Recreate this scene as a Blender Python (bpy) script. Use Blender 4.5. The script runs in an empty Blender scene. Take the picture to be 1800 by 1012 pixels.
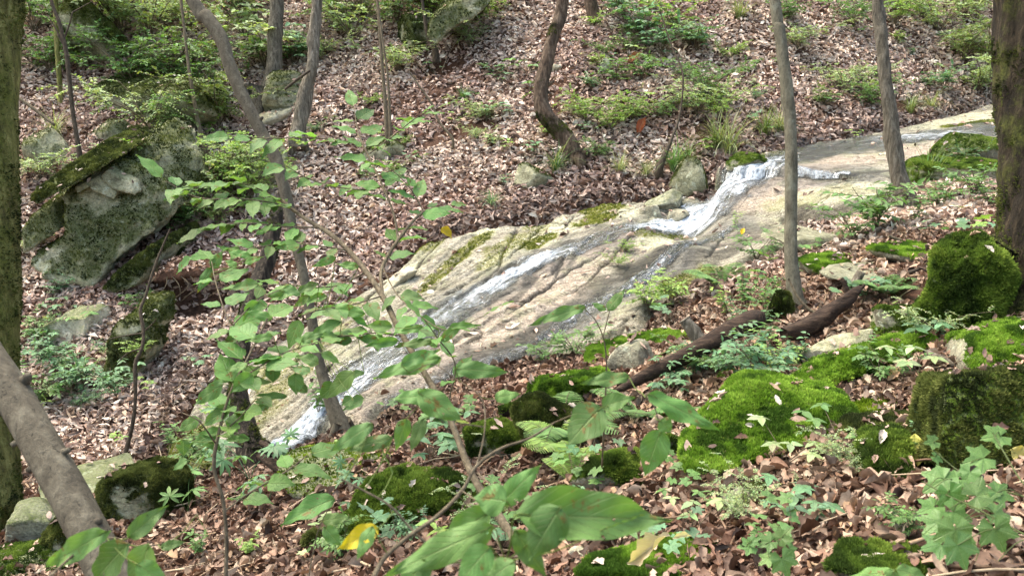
import bpy, bmesh, math, random
import numpy as np
from mathutils import Vector, Matrix

# ------------------------------------------------------------------ scene, camera, light
S = bpy.context.scene
COL = S.collection
rng = np.random.default_rng(7)
random.seed(7)
PITCH = math.radians(14.0)
FPX = 1559.0                      # focal length in pixels of an 1800 px wide picture
cam_d = bpy.data.cameras.new("camera")
cam = bpy.data.objects.new("camera", cam_d)
COL.objects.link(cam)
cam_d.sensor_width = 36.0
cam_d.lens = 36.0 * FPX / 1800.0
cam_d.clip_start = 0.05
cam_d.clip_end = 400.0
cam.location = (0, 0, 0)
cam.rotation_euler = (math.radians(90) - PITCH, 0, 0)
cam_d.dof.use_dof = True
cam_d.dof.focus_distance = 6.0
cam_d.dof.aperture_fstop = 9.0
S.camera = cam

SUN_EL, SUN_AZ = math.radians(62), math.radians(-62)   # azimuth from +Y towards +X
w = bpy.data.worlds.new("World"); S.world = w; w.use_nodes = True
nt = w.node_tree
sky = nt.nodes.new('ShaderNodeTexSky'); sky.sky_type = 'NISHITA'; sky.sun_disc = False
sky.sun_elevation = SUN_EL; sky.sun_rotation = SUN_AZ
sky.air_density = 1.0; sky.dust_density = 4.0; sky.ozone_density = 0.6
bg = nt.nodes['Background']; bg.inputs['Strength'].default_value = 0.15
tint = nt.nodes.new('ShaderNodeMix'); tint.data_type = 'RGBA'; tint.blend_type = 'MULTIPLY'; tint.inputs[0].default_value = 1.; tint.inputs[7].default_value = (1.02, 1.0, .85, 1)   # light filtered by the canopy
nt.links.new(sky.outputs['Color'], tint.inputs[6]); nt.links.new(tint.outputs[2], bg.inputs['Color'])
sd = bpy.data.lights.new("sun", 'SUN'); sun = bpy.data.objects.new("sun", sd); COL.objects.link(sun)
sd.energy = 1.15; sd.angle = math.radians(50); sd.color = (1.0, 0.97, 0.88)
sdir = Vector((math.sin(SUN_AZ)*math.cos(SUN_EL), math.cos(SUN_AZ)*math.cos(SUN_EL), math.sin(SUN_EL)))
sun.rotation_euler = sdir.to_track_quat('Z', 'Y').to_euler(); sun.location = (0, 0, 12)
S.view_settings.view_transform = 'Standard'; S.view_settings.look = 'None'
S.view_settings.gamma = 1.0; S.view_settings.exposure = 2.03
S.render.engine = 'CYCLES'
try:
    S.cycles.max_bounces = 5; S.cycles.diffuse_bounces = 3; S.cycles.transparent_max_bounces = 12
    S.cycles.glossy_bounces = 2; S.cycles.transmission_bounces = 3
except Exception: pass

# ------------------------------------------------------------------ picture geometry
CP, SP = math.cos(PITCH), math.sin(PITCH)
def P(u, v, d):
    xr = (np.asarray(u, float) - 900) / FPX; yd = (np.asarray(v, float) - 506) / FPX
    d = np.asarray(d, float)
    return np.stack([d*xr, d*(CP - yd*SP), d*(-SP - yd*CP)], -1)
def norm(a): a = np.asarray(a, float); return a / (np.linalg.norm(a, axis=-1, keepdims=True) + 1e-12)

# ------------------------------------------------------------------ noise
def _h(ix, iy, iz, s):
    n = (ix*374761393 + iy*668265263 + iz*2147483647 + s*974634777) & 0xffffffff
    n = ((n ^ (n >> 13)) * 1274126177) & 0xffffffff
    n = ((n ^ (n >> 16)) * 2246822519) & 0xffffffff
    return ((n ^ (n >> 15)) & 0xffffff) / float(0xffffff) * 2 - 1
def vn(p, s=0):
    p = np.asarray(p, float); f = np.floor(p); i = f.astype(np.int64); t = p - f
    t = t*t*t*(t*(t*6-15)+10); r = 0
    for a in (0, 1):
        for b in (0, 1):
            for c in (0, 1):
                wgt = (t[..., 0] if a else 1-t[..., 0])*(t[..., 1] if b else 1-t[..., 1])*(t[..., 2] if c else 1-t[..., 2])
                r = r + wgt*_h(i[..., 0]+a, i[..., 1]+b, i[..., 2]+c, s)
    return r
def fbm(p, o=4, s=0, g=.5):
    r = 0; a = 1.; tot = 0; p = np.asarray(p, float)
    for k in range(o):
        r = r + a*vn(p, s+k*17); tot += a; a *= g; p = p*2.03+11.3
    return r/tot*1.6
def n2(x, y, sc, o=3, s=0): return fbm(np.stack([x/sc, y/sc, np.zeros_like(x)+s*.37], -1), o, s)
def sst(a, b, x): t = np.clip((x-a)/(b-a), 0, 1); return t*t*(3-2*t)

# ------------------------------------------------------------------ land form: thin plate spline through points of the place
def tps(pts, reg=1e-3):
    p = np.array(pts, float); n = len(p); X = p[:, :2]
    r2 = ((X[:, None]-X[None])**2).sum(-1); K = .5*r2*np.log(r2+1e-9)
    A = np.zeros((n+3, n+3)); A[:n, :n] = K + np.eye(n)*reg; A[:n, n] = 1; A[:n, n+1:] = X; A[n, :n] = 1; A[n+1:, :n] = X.T
    b = np.zeros(n+3); b[:n] = p[:, 2]
    c = np.linalg.solve(A, b)
    def f(x, y):
        x = np.asarray(x, float); y = np.asarray(y, float); sh = x.shape; x = x.ravel(); y = y.ravel()
        z = c[n] + c[n+1]*x + c[n+2]*y
        for k in range(n):
            r2 = (x-X[k, 0])**2 + (y-X[k, 1])**2
            z += c[k]*.5*r2*np.log(r2+1e-9)
        return z.reshape(sh)
    return f
GP = [(480,800,6.0),(560,715,6.4),(650,640,6.8),(820,530,7.4),(950,455,7.9),(1100,400,8.3),(1220,400,8.3),(1000,385,8.7),(850,405,8.6),(1150,350,8.9),
 (1000,620,6.4),(1130,570,6.5),(850,640,6.3),(1250,480,7.3),(1300,350,8.75),(1340,300,9.2),(1500,275,9.6),(1600,255,10.1),(1750,225,11.2),
 (330,750,7.0),(400,520,8.5),(500,350,9.6),(500,200,10.8),(450,100,11.8),(500,0,12.9),(640,500,8.4),(620,560,7.8),(500,600,8.0),(750,425,8.7),(750,250,10.2),(750,100,11.5),
 (1000,290,9.4),(1000,150,10.5),(1000,0,12.1),(1400,258,9.7),(1400,130,10.8),(1400,0,12.2),(1200,300,9.3),(1200,150,10.6),(1740,180,11.8),(1740,80,12.8),(1740,0,13.6),
 (30,520,8.6),(40,330,9.6),(50,150,11),(50,0,12.5),(100,620,8.0),(150,760,7.2),(100,880,5.9),(30,960,4.6),(300,960,4.3),(250,890,5.1),(450,830,5.5),(250,640,7.8),(250,330,9.5),
 (600,770,5.4),(800,1000,2.9),(600,1000,3.3),(700,900,3.8),(850,780,4.4),(1000,690,5.0),(1110,625,5.6),(1280,560,5.7),(1400,560,5.2),(1350,460,6.8),(1450,420,6.9),(1590,370,7.2),
 (1700,330,7.8),(1800,400,5.8),(1780,550,4.2),(1550,480,5.5),(1600,600,4.3),(1700,700,3.4),(1400,700,3.9),(1200,800,3.5),(1000,850,3.6),(1500,850,2.8),(1300,1000,2.4),(1700,1000,2.0),(1000,1000,2.7),
 (1000,-300,16),(200,-300,16),(1740,-300,17),(-500,0,13.5),(-600,500,9),(2400,50,14.5),(2300,300,9.5)]
gp = [tuple(P(*q)) for q in GP] + [(1,0,-1.15),(-2,0,-1.9),(-2,2.5,-2.0),(3,0,-.8),(5,3,-.6),(5.5,6,-.75),(-6,3,-2.7),(-8,6,-2.8),(-8,0,-2.3),(0,-3,-1.3)]
_G = tps(gp, 4e-3)
def far_plane(x, y): return -1.6 + .1*x*.5 + .58*np.maximum(0, y-8.5)
def G0(x, y):
    x = np.asarray(x, float); y = np.asarray(y, float)
    dx = np.maximum(0, np.maximum(-7.5-x, x-9)); dy = np.maximum(0, np.maximum(-2-y, y-17))
    t = sst(0, 7, np.hypot(dx, dy))
    xc = np.clip(x, -14, 16); yc = np.clip(y, -8, 24)
    return _G(xc, yc)*(1-t) + far_plane(x, y)*t
def march(u, v, H, d0=.7, d1=26, n=900):
    d = np.linspace(d0, d1, n); q = P(u, v, d); below = q[:, 2] < H(q[:, 0], q[:, 1])
    k = int(np.argmax(below)) if below.any() else n-1
    return q[k]
# polygons in plan
def poly_sd(x, y, poly):                       # signed distance, inside positive
    x = np.asarray(x, float); y = np.asarray(y, float); sh = x.shape; x = x.ravel(); y = y.ravel()
    dmin = np.full(x.shape, 1e9); ins = np.zeros(x.shape, bool); n = len(poly)
    for i in range(n):
        ax, ay = poly[i]; bx, by = poly[(i+1) % n]
        ex, ey = bx-ax, by-ay; L = ex*ex+ey*ey+1e-12
        t = np.clip(((x-ax)*ex+(y-ay)*ey)/L, 0, 1)
        dmin = np.minimum(dmin, np.hypot(x-ax-t*ex, y-ay-t*ey))
        c = ((ay > y) != (by > y)) & (x < (bx-ax)*(y-ay)/((by-ay) if abs(by-ay) > 1e-12 else 1e-12)+ax)
        ins ^= c
    return np.where(ins, dmin, -dmin).reshape(sh)
def line_d(x, y, pl):                          # distance to polyline, arclength, signed side
    best = np.full(x.shape, 1e9); s = np.zeros(x.shape); side = np.zeros(x.shape); frac = np.zeros(x.shape); acc = 0
    for i in range(len(pl)-1):
        ax, ay = pl[i][:2]; bx, by = pl[i+1][:2]; ex, ey = bx-ax, by-ay; L = math.hypot(ex, ey)+1e-9
        t = np.clip(((x-ax)*ex+(y-ay)*ey)/(L*L), 0, 1)
        dx = x-ax-t*ex; dy = y-ay-t*ey; d = np.hypot(dx, dy); m = d < best
        best = np.where(m, d, best); s = np.where(m, acc+t*L, s); frac = np.where(m, i+t, frac)
        side = np.where(m, np.sign(ex*dy-ey*dx), side); acc += L
    return best, s, side*best

OUT_A = [(285,830),(300,770),(335,705),(410,650),(490,605),(560,560),(640,512),(690,480),(735,432),(850,400),(940,384),(1000,366),(1110,343),(1190,338),(1225,350),
         (1300,360),(1400,395),(1395,425),(1345,455),(1260,490),(1165,540),(1130,590),(1030,620),(930,645),(840,665),(720,700),(640,765),(560,775),(500,812),(430,830)]
polyA = [tuple(march(u, v, G0)[:2]) for u, v in OUT_A]
Bp = [(1225,350,8.6),(1255,322,8.62),(1320,305,8.75),(1400,312,8.45),(1470,315,8.25),(1570,326,7.85),(1300,340,8.4),(1300,370,8.2),(1290,398,8.05),(1400,350,8.0),(1400,385,7.7),(1500,350,7.7),(1560,345,7.55),(1240,400,8.2),(1480,375,7.4)]
pB = [(a, b, c-.03) for a, b, c in (P(*q) for q in Bp)]; _B = tps(pB, 2e-3)
OUT_B = [(1228,385,8.22),(1236,345,8.5),(1262,316,8.8),(1330,292,9.05),(1470,292,8.9),(1590,318,8.1),(1600,342,7.5),(1500,372,7.45),(1400,395,7.7),(1330,408,7.95),(1270,408,8.08)]
polyB = [tuple(P(*q)[:2]) for q in OUT_B]
Cp = [(1340,292,8.85),(1400,302,8.5),(1470,305,8.35),(1560,315,8.1),(1350,272,9.4),(1500,243,10.0),(1600,223,10.6),(1750,188,11.8),(1650,290,8.6),(1760,262,9.2),(1900,150,13),(1900,230,9.8),(1550,280,9.0)]
pC = [(a, b, c+.03) for a, b, c in (P(*q) for q in Cp)]; _C = tps(pC, 2e-3)
OUT_C = [(1300,310,8.62),(1345,303,8.62),(1400,302,8.5),(1470,304,8.35),(1500,312,8.2),(1560,314,8.1),(1600,300,8.4),(1680,292,8.6),(1780,275,8.9),(1900,240,9.6),(1950,130,13.3),(1750,186,11.9),(1600,222,10.6),(1500,242,10.0),(1400,262,9.6),(1330,278,9.35),(1290,290,9.1),(1262,312,8.85)]
polyC = [tuple(P(*q)[:2]) for q in OUT_C]

EX, EY = .70, .714                             # the run of the rock's grain, downstream to upstream
def strata(x, y, amp, s):
    n = -EY*x + EX*y; e = EX*x + EY*y
    wz = n2(x, y, 1.1, 3, s)*.07 + fbm(np.stack([e/.9, n/.16, n*0+s], -1), 3, s)*.05
    q = (n+wz)/.17; k = np.floor(q); f = q-k
    h = _h(k.astype(np.int64), k.astype(np.int64)*0+3, k.astype(np.int64)*0, s)
    step = (sst(0, .16, f) - f)*(.6+.4*h)      # saw tooth: sharp riser, sloping tread
    q2 = (n+wz*1.6)/.052; f2 = q2-np.floor(q2); st2 = sst(0, .2, f2)-f2
    return amp*(step*.9 + st2*.22*(.5+.5*n2(x, y, .5, 2, s+9)))
def cracks(x, y, s=3):
    n = -EY*x + EX*y; e = EX*x + EY*y
    a = np.abs(fbm(np.stack([e/1.3, n/.22, n*0+s], -1), 3, s))
    b = np.abs(fbm(np.stack([e/.35, n/.5, n*0+s+7], -1), 3, s+5))
    return np.maximum(sst(.035, .0, a), .8*sst(.02, .0, b))
CRK = [[(991,463),(975,501)],[(1050,421),(1007,453)],[(1007,445),(969,490),(953,501)],[(1066,450),(980,500),(937,533),(880,580)],[(1025,514),(991,527)],[(1124,407),(1087,453),(1028,514)],[(908,402),(873,482),(850,510)],[(808,441),(765,481)],
 [(912,400),(892,441),(872,484)],[(832,505),(768,535)],[(748,535),(714,565)],[(855,599),(815,622)],[(902,580),(865,587)],[(960,395),(925,430),(900,460)],[(860,410),(800,470),(740,520)],[(780,425),(730,480),(690,520)],[(1180,440),(1150,500),(1100,540)],[(1250,430),(1200,480)],[(1280,420),(1240,480)],
 [(720,470),(660,520),(600,580)],[(1010,380),(985,410)],[(1090,370),(1040,410)],[(680,540),(600,600),(540,660)],[(640,560),(560,620),(480,690)],[(450,650),(380,720),(330,790)],[(500,640),(430,710),(390,780)]]
_crk = [[tuple(march(u, v, G0)[:2]) for u, v in c] for c in CRK]
def lcrack(x, y):
    xw = x + n2(x, y, .12, 3, 91)*.025; yw = y + n2(x, y, .12, 3, 92)*.025; r = np.zeros_like(x)
    for k, c in enumerate(_crk):
        d, s, _ = line_d(xw, yw, c); L = sum(math.hypot(c[i+1][0]-c[i][0], c[i+1][1]-c[i][1]) for i in range(len(c)-1)); wd = .016*np.sin(np.pi*np.clip(s/L, .03, .97))**.7+.002
        r = np.maximum(r, sst(1.3, .5, d/wd))
    return r
def zA(x, y):
    sdv = poly_sd(x, y, polyA) + n2(x, y, .25, 3, 5)*.06
    lf = sst(.9, -.6, x + .35*(y-7.5))          # the left part is ledgy
    z = G0(x, y) + .05 + n2(x, y, 1.1, 3, 2)*.05 + n2(x, y, .22, 3, 4)*.012 + n2(x, y, .06, 3, 14)*.006 + strata(x, y, .012+.040*lf, 1) - .012*cracks(x, y) - .022*lcrack(x, y)
    z += .16*np.exp(-(((x-1.42)/.28)**2+((y-7.35)/.3)**2)) - .14*np.exp(-(((x-1.62)/.26)**2+((y-8.15)/.22)**2))   # grey hump below the fall, splash pool
    return z - .16*sst(.16, -.05, sdv) - .9*sst(-.02, -.5, sdv)
def zB(x, y):
    sdv = poly_sd(x, y, polyB) + n2(x, y, .2, 3, 6)*.03
    z = _B(x, y) + n2(x, y, .5, 3, 8)*.03 + n2(x, y, .1, 4, 4)*.010 + strata(x, y, .012, 4) - .010*cracks(x, y, 8)
    return z - .16*sst(.16, -.01, sdv) - 1.2*sst(0, -.25, sdv)
def zC(x, y):
    sdv = poly_sd(x, y, polyC) + n2(x, y, .2, 3, 9)*.03
    z = _C(x, y) + n2(x, y, .8, 3, 18)*.025 + n2(x, y, .12, 4, 4)*.008 + strata(x, y, .010, 6) - .008*cracks(x, y, 12)
    return z - .03*sst(.07, 0, sdv) - 1.0*sst(.0, -.05, sdv)
DENTS = [(345,505,8.55,.34,.26,.34),(300,490,8.7,.2,.2,.15),(782,78,11.35,.32,.28,.45),(1440,95,11.1,.25,.2,.12),(480,215,10.6,.3,.3,.16)]
dents = [(tuple(P(a, b, c)), r1, r2, h) for a, b, c, r1, r2, h in DENTS]
def zG(x, y):
    x = np.asarray(x, float); y = np.asarray(y, float)
    z = G0(x, y) + n2(x, y, 1.6, 3, 31)*.07 + n2(x, y, .35, 3, 33)*.022
    far = sst(8.5, 11, y)
    z = z + far*(n2(x, y, .8, 3, 35)*.10)
    for (q, r1, r2, h) in dents:
        z = z - h*np.exp(-(((x-q[0])/r1)**2+((y-q[1])/r2)**2))
    z = z - .28*sst(-.06, .16, poly_sd(x, y, polyA))
    for pl, f in ((polyB, _B), (polyC, _C)):
        t = sst(-.05, .12, poly_sd(x, y, pl)); z = np.where(t > 0, z*(1-t)+np.minimum(z, f(x, y)-.35)*t, z)
    return z
def ztop(x, y): return np.maximum(np.maximum(zG(x, y), zA(x, y)), np.maximum(zB(x, y), zC(x, y)))
# height cache for quick look-ups
CX = np.arange(-9, 11, .04); CY = np.arange(-1.5, 19, .04)
_gx, _gy = np.meshgrid(CX, CY)
ZGc = zG(_gx, _gy); ZTc = np.maximum(ZGc, -99)
m = (_gx > -3.2) & (_gx < 8.8) & (_gy > 4.3) & (_gy < 13.5)
ZTc = ZGc.copy(); ZTc[m] = np.maximum(ZGc[m], np.maximum(zA(_gx[m], _gy[m]), np.maximum(zB(_gx[m], _gy[m]), zC(_gx[m], _gy[m]))))
def look(Z, x, y):
    x = np.asarray(x, float); y = np.asarray(y, float)
    fx = np.clip((x-CX[0])/.04, 0, len(CX)-1.001); fy = np.clip((y-CY[0])/.04, 0, len(CY)-1.001)
    i = fx.astype(int); j = fy.astype(int); a = fx-i; b = fy-j
    return (Z[j, i]*(1-a)+Z[j, i+1]*a)*(1-b)+(Z[j+1, i]*(1-a)+Z[j+1, i+1]*a)*b
def T(x, y): return look(ZTc, x, y)
def Gd(x, y): return look(ZGc, x, y)
def at(u, v): q = march(u, v, T); return np.array([q[0], q[1], float(T(q[0], q[1]))])
def depth(p): p = np.asarray(p, float); return p[..., 1]*CP - p[..., 2]*SP
def gnormal(x, y, Z=None):
    Z = ZTc if Z is None else Z
    e = .06; dzx = (look(Z, x+e, y)-look(Z, x-e, y))/(2*e); dzy = (look(Z, x, y+e)-look(Z, x, y-e))/(2*e)
    return norm(np.stack([-dzx, -dzy, np.ones_like(dzx)], -1))

# ------------------------------------------------------------------ mesh building
class MB:
    def __init__(s): s.v = []; s.q = []; s.t = []; s.c = []; s.u = []; s.n = 0
    def add(s, V, F, col=(1, 1, 1), uv=None):
        V = np.asarray(V, float).reshape(-1, 3); n = len(V); s.v.append(V)
        F = np.asarray(F, int)
        if F.size: (s.q if F.shape[1] == 4 else s.t).append(F + s.n)
        c = np.asarray(col, float)
        if c.ndim == 1: c = np.tile(c, (n, 1))
        s.c.append(c); s.u.append(np.zeros((n, 2)) if uv is None else np.asarray(uv, float)); s.n += n
    def arrays(s):
        V = np.concatenate(s.v); Q = np.concatenate(s.q) if s.q else np.zeros((0, 4), int); Tt = np.concatenate(s.t) if s.t else np.zeros((0, 3), int)
        return V, Q, Tt, np.concatenate(s.c), np.concatenate(s.u)
def mesh_from(name, V, Q, Tt, C=None, U=None, smooth=True, attrs=None):
    me = bpy.data.meshes.new(name); nv = len(V); nq = len(Q); n3 = len(Tt)
    me.vertices.add(nv); me.vertices.foreach_set('co', np.ascontiguousarray(V, dtype=np.float32).ravel())
    idx = np.concatenate([Q.ravel(), Tt.ravel()]).astype(np.int32)
    me.loops.add(len(idx)); me.loops.foreach_set('vertex_index', idx)
    st = np.concatenate([np.arange(nq)*4, nq*4+np.arange(n3)*3]).astype(np.int32)
    me.polygons.add(nq+n3); me.polygons.foreach_set('loop_start', st)
    me.polygons.foreach_set('use_smooth', np.full(nq+n3, smooth, dtype=bool))
    me.update(calc_edges=True)
    if C is not None:
        a = me.attributes.new('Col', 'FLOAT_COLOR', 'POINT'); a.data.foreach_set('color', np.c_[C, np.ones(nv)].astype(np.float32).ravel())
    if U is not None:
        l = me.uv_layers.new(name='UVMap'); l.data.foreach_set('uv', U[idx].astype(np.float32).ravel())
    for k, val in (attrs or {}).items():
        a = me.attributes.new(k, 'FLOAT', 'POINT'); a.data.foreach_set('value', val.astype(np.float32))
    return me
def obj(name, mb, m, parent=None, origin=None, smooth=True, attrs=None):
    V, Q, Tt, C, U = mb.arrays()
    o0 = np.array(parent['_o']) if parent is not None else (np.asarray(origin, float) if origin is not None else np.zeros(3))
    me = mesh_from(name, V-o0, Q, Tt, C, U, smooth, attrs); me.materials.append(m)
    o = bpy.data.objects.new(name, me); COL.objects.link(o)
    if parent is not None: o.parent = parent
    else: o.location = o0; o['_o'] = list(map(float, o0))
    return o
def thing(name, label, cat, loc, group=None):
    o = bpy.data.objects.new(name, None); COL.objects.link(o); o.empty_display_size = .1
    o.location = [float(a) for a in loc]; o['_o'] = [float(a) for a in loc]
    return tag(o, label, cat, group)
def tag(o, label=None, cat=None, group=None, kind=None):
    if label: o['label'] = label
    if cat: o['category'] = cat
    if group: o['group'] = group
    if kind: o['kind'] = kind
    return o

def catmull(pts, k=6):
    p = np.asarray(pts, float); p = np.vstack([2*p[0]-p[1], p, 2*p[-1]-p[-2]]); out = []
    for i in range(1, len(p)-2):
        for t in np.linspace(0, 1, k, endpoint=False):
            a, b, c, d = p[i-1], p[i], p[i+1], p[i+2]
            out.append(.5*((2*b)+(c-a)*t+(2*a-5*b+4*c-d)*t*t+(3*b-a-3*c+d)*t**3))
    out.append(p[-2]); return np.array(out)
def tube(mb, pts, rad, sides=8, k=5, col=(1, 1, 1), bump=None, cap=True):
    """pts world points; rad per point; swept round tube"""
    pr = np.c_[np.asarray(pts, float), np.asarray(rad, float)]
    c = catmull(pr, k) if len(pr) > 2 else np.array([pr[0]*(1-t)+pr[1]*t for t in np.linspace(0, 1, k+1)])
    X = c[:, :3]; R = np.maximum(c[:, 3], 1e-4); tg = norm(np.gradient(X, axis=0))
    ref = np.array([0., 0, 1]) if abs(tg[0][2]) < .9 else np.array([1., 0, 0])
    A = np.zeros_like(X); a = norm(np.cross(tg[0], ref)); A[0] = a
    for i in range(1, len(X)):
        a = a - tg[i]*np.dot(a, tg[i]); a = norm(a); A[i] = a
    B = np.cross(tg, A); th = np.linspace(0, 2*math.pi, sides, endpoint=False)
    ring = np.cos(th)[None, :, None]*A[:, None]+np.sin(th)[None, :, None]*B[:, None]
    rr = np.repeat(R[:, None], sides, 1)
    if bump is not None: rr = rr + bump(X, th, R)
    V = (X[:, None]+ring*rr[..., None]).reshape(-1, 3); n = len(X)
    i = np.arange(n-1)[:, None]*sides; j = np.arange(sides)[None]; j2 = (j+1) % sides
    F = np.stack([i+j, i+j2, i+sides+j2, i+sides+j], -1).reshape(-1, 4)
    L = np.r_[0, np.cumsum(np.linalg.norm(np.diff(X, axis=0), axis=1))]
    uv = np.stack([np.repeat(L, sides), np.tile(th, n)], -1)
    mb.add(V, F, col, uv)
    if cap:
        for q, ri in ((X[0], 0), (X[-1], (n-1)*sides)):
            base = mb.n; mb.add([q], np.zeros((0, 3), int), col if np.ndim(col) == 1 else (1, 1, 1))
            s0 = base
            mb.t.append(np.stack([np.full(sides, s0), CAPS(mb, base, n, sides, ri)+np.arange(sides), CAPS(mb, base, n, sides, ri)+(np.arange(sides)+1) % sides], -1))
    return X, tg
def CAPS(mb, base, n, sides, ri):
    # first vertex index of the ring: the tube's own vertices end where the first cap vertex began
    first = base - n*sides if ri == 0 else base - 1 - n*sides
    return first + ri

# ------------------------------------------------------------------ materials
def lin(r, g, b): return tuple(((c/255)/12.92 if c/255 <= .04045 else ((c/255+.055)/1.055)**2.4) for c in (r, g, b)) + (1,)
class N:
    def __init__(s, name):
        s.m = bpy.data.materials.new(name); s.m.use_nodes = True; s.t = s.m.node_tree; s.b = s.t.nodes['Principled BSDF']; s.out = s.t.nodes['Material Output']
    def new(s, k, **kw):
        n = s.t.nodes.new(k)
        for a, b in kw.items():
            if hasattr(n, a): setattr(n, a, b)
            else: n.inputs[a.replace('_', ' ')].default_value = b
        return n
    def l(s, a, b): s.t.links.new(a, b)
    def pos(s, scale=(1, 1, 1), rot=(0, 0, 0)):
        g = s.new('ShaderNodeNewGeometry'); mp = s.new('ShaderNodeMapping'); mp.inputs['Scale'].default_value = scale; mp.inputs['Rotation'].default_value = rot
        s.l(g.outputs['Position'], mp.inputs['Vector']); return mp.outputs['Vector']
    def noise(s, vec, sc, det=5, rough=.55, dist=0):
        n = s.new('ShaderNodeTexNoise'); n.inputs['Scale'].default_value = sc; n.inputs['Detail'].default_value = det; n.inputs['Roughness'].default_value = rough; n.inputs['Distortion'].default_value = dist
        s.l(vec, n.inputs['Vector']); return n.outputs['Fac']
    def ramp(s, fac, stops, interp='LINEAR'):
        r = s.new('ShaderNodeValToRGB'); e = r.color_ramp.elements; r.color_ramp.interpolation = interp
        while len(e) < len(stops): e.new(.5)
        for k, (p, c) in enumerate(stops):
            e[k].position = p; e[k].color = c if isinstance(c, tuple) else (c, c, c, 1)
        s.l(fac, r.inputs['Fac']); return r.outputs['Color']
    def mix(s, f, a, b, mode='MIX'):
        n = s.new('ShaderNodeMix'); n.data_type = 'RGBA'; n.blend_type = mode
        for i, x in ((0, f), (6, a), (7, b)):
            if isinstance(x, (int, float)): n.inputs[i].default_value = x
            elif isinstance(x, tuple): n.inputs[i].default_value = x
            else: s.l(x, n.inputs[i])
        return n.outputs[2]
    def math(s, op, a, b=0., clamp=False):
        n = s.new('ShaderNodeMath'); n.operation = op; n.use_clamp = clamp
        for i, x in ((0, a), (1, b)):
            if isinstance(x, (int, float)): n.inputs[i].default_value = x
            else: s.l(x, n.inputs[i])
        return n.outputs[0]
    def attr(s, name, col=False):
        n = s.new('ShaderNodeAttribute'); n.attribute_name = name; return n.outputs['Color' if col else 'Fac']
    def bump(s, h, st=.5, dist=.01, nrm=None):
        n = s.new('ShaderNodeBump'); n.inputs['Strength'].default_value = st; n.inputs['Distance'].default_value = dist; s.l(h, n.inputs['Height'])
        if nrm is not None: s.l(nrm, n.inputs['Normal'])
        return n.outputs['Normal']
    def done(s, color=None, rough=.8, normal=None, spec=.35):
        if color is not None: s.l(color, s.b.inputs['Base Color'])
        if isinstance(rough, (int, float)): s.b.inputs['Roughness'].default_value = rough
        else: s.l(rough, s.b.inputs['Roughness'])
        if normal is not None: s.l(normal, s.b.inputs['Normal'])
        s.b.inputs['Specular IOR Level'].default_value = spec
        return s.m
GR = (0, 0, -math.radians(45.5))               # turns the grain onto x

def mat_soil():
    m = N('soil'); p = m.pos(); a = m.noise(p, 3, 6); b = m.noise(p, 22, 6, .65)
    c = m.ramp(b, [(.3, lin(46, 33, 27)), (.55, lin(84, 62, 51)), (.75, lin(124, 98, 84))])
    c = m.mix(m.ramp(a, [(.4, 0.), (.7, .6)]), c, lin(84, 58, 44))
    return m.done(c, .95, m.bump(m.noise(p, 60, 5, .7), .9, .02), .15)
def mat_litter():
    m = N('dead_leaf'); p = m.pos(); c = m.attr('Col', True)
    n = m.ramp(m.noise(p, 90, 3), [(.3, (.72, .70, .68, 1)), (.7, (1.12, 1.1, 1.08, 1))])
    c = m.mix(1., c, n, 'MULTIPLY')
    m.done(c, .62, m.bump(m.noise(p, 160, 3), .35, .004), .35)
    tr = m.new('ShaderNodeBsdfTranslucent'); m.l(c, tr.inputs['Color']); mx = m.new('ShaderNodeMixShader'); mx.inputs[0].default_value = .12
    m.l(m.b.outputs[0], mx.inputs[1]); m.l(tr.outputs[0], mx.inputs[2]); m.l(mx.outputs[0], m.out.inputs[0]); return m.m
def mat_leaf(name, veins=7., rough=.45, trans=.3, spots=False, spec=.4):
    m = N(name); c = m.attr('Col', True); uvn = m.new('ShaderNodeUVMap'); sp = m.new('ShaderNodeSeparateXYZ'); m.l(uvn.outputs[0], sp.inputs[0])
    t, s_ = sp.outputs[0], sp.outputs[1]; ab = m.math('ABSOLUTE', s_)
    mid = m.ramp(ab, [(.0, 1.), (.07, 0.)])
    ph = m.math('MULTIPLY', m.math('SUBTRACT', t, m.math('MULTIPLY', ab, .32)), veins); fr = m.math('FRACT', ph)
    sv = m.ramp(m.math('ABSOLUTE', m.math('SUBTRACT', fr, .5)), [(.0, 1.), (.09, 0.)])
    v = m.math('MAXIMUM', mid, m.math('MULTIPLY', sv, .55))
    p = m.pos(); n = m.ramp(m.noise(p, 14, 4), [(.3, (.80, .82, .80, 1)), (.7, (1.16, 1.12, 1.1, 1))])
    cc = m.mix(1., c, n, 'MULTIPLY'); cc = m.mix(m.math('MULTIPLY', v, .55), cc, m.mix(.6, c, (.50, .62, .30, 1)))
    if spots:
        k = m.ramp(m.noise(p, 38, 5, .7), [(.60, 0.), (.64, 1.)]); cc = m.mix(m.math('MULTIPLY', k, .75), cc, lin(112, 82, 40))
    m.done(cc, rough, m.bump(m.math('SUBTRACT', m.noise(p, 60, 3), m.math('MULTIPLY', v, 1.2)), .7, .003), spec)
    tr = m.new('ShaderNodeBsdfTranslucent'); m.l(m.mix(1., cc, (1.25, 1.35, .55, 1), 'MULTIPLY'), tr.inputs['Color']); mx = m.new('ShaderNodeMixShader'); mx.inputs[0].default_value = trans
    m.l(m.b.outputs[0], mx.inputs[1]); m.l(tr.outputs[0], mx.inputs[2]); last = mx.outputs[0]
    if spots:                                  # insect holes
        hp = m.new('ShaderNodeBsdfTransparent'); mh = m.new('ShaderNodeMixShader'); m.l(m.ramp(m.noise(m.pos(), 55, 3, .6), [(.70, 0.), (.705, 1.)]), mh.inputs[0]); m.l(last, mh.inputs[1]); m.l(hp.outputs[0], mh.inputs[2]); last = mh.outputs[0]
    m.l(last, m.out.inputs[0]); return m.m
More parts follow.
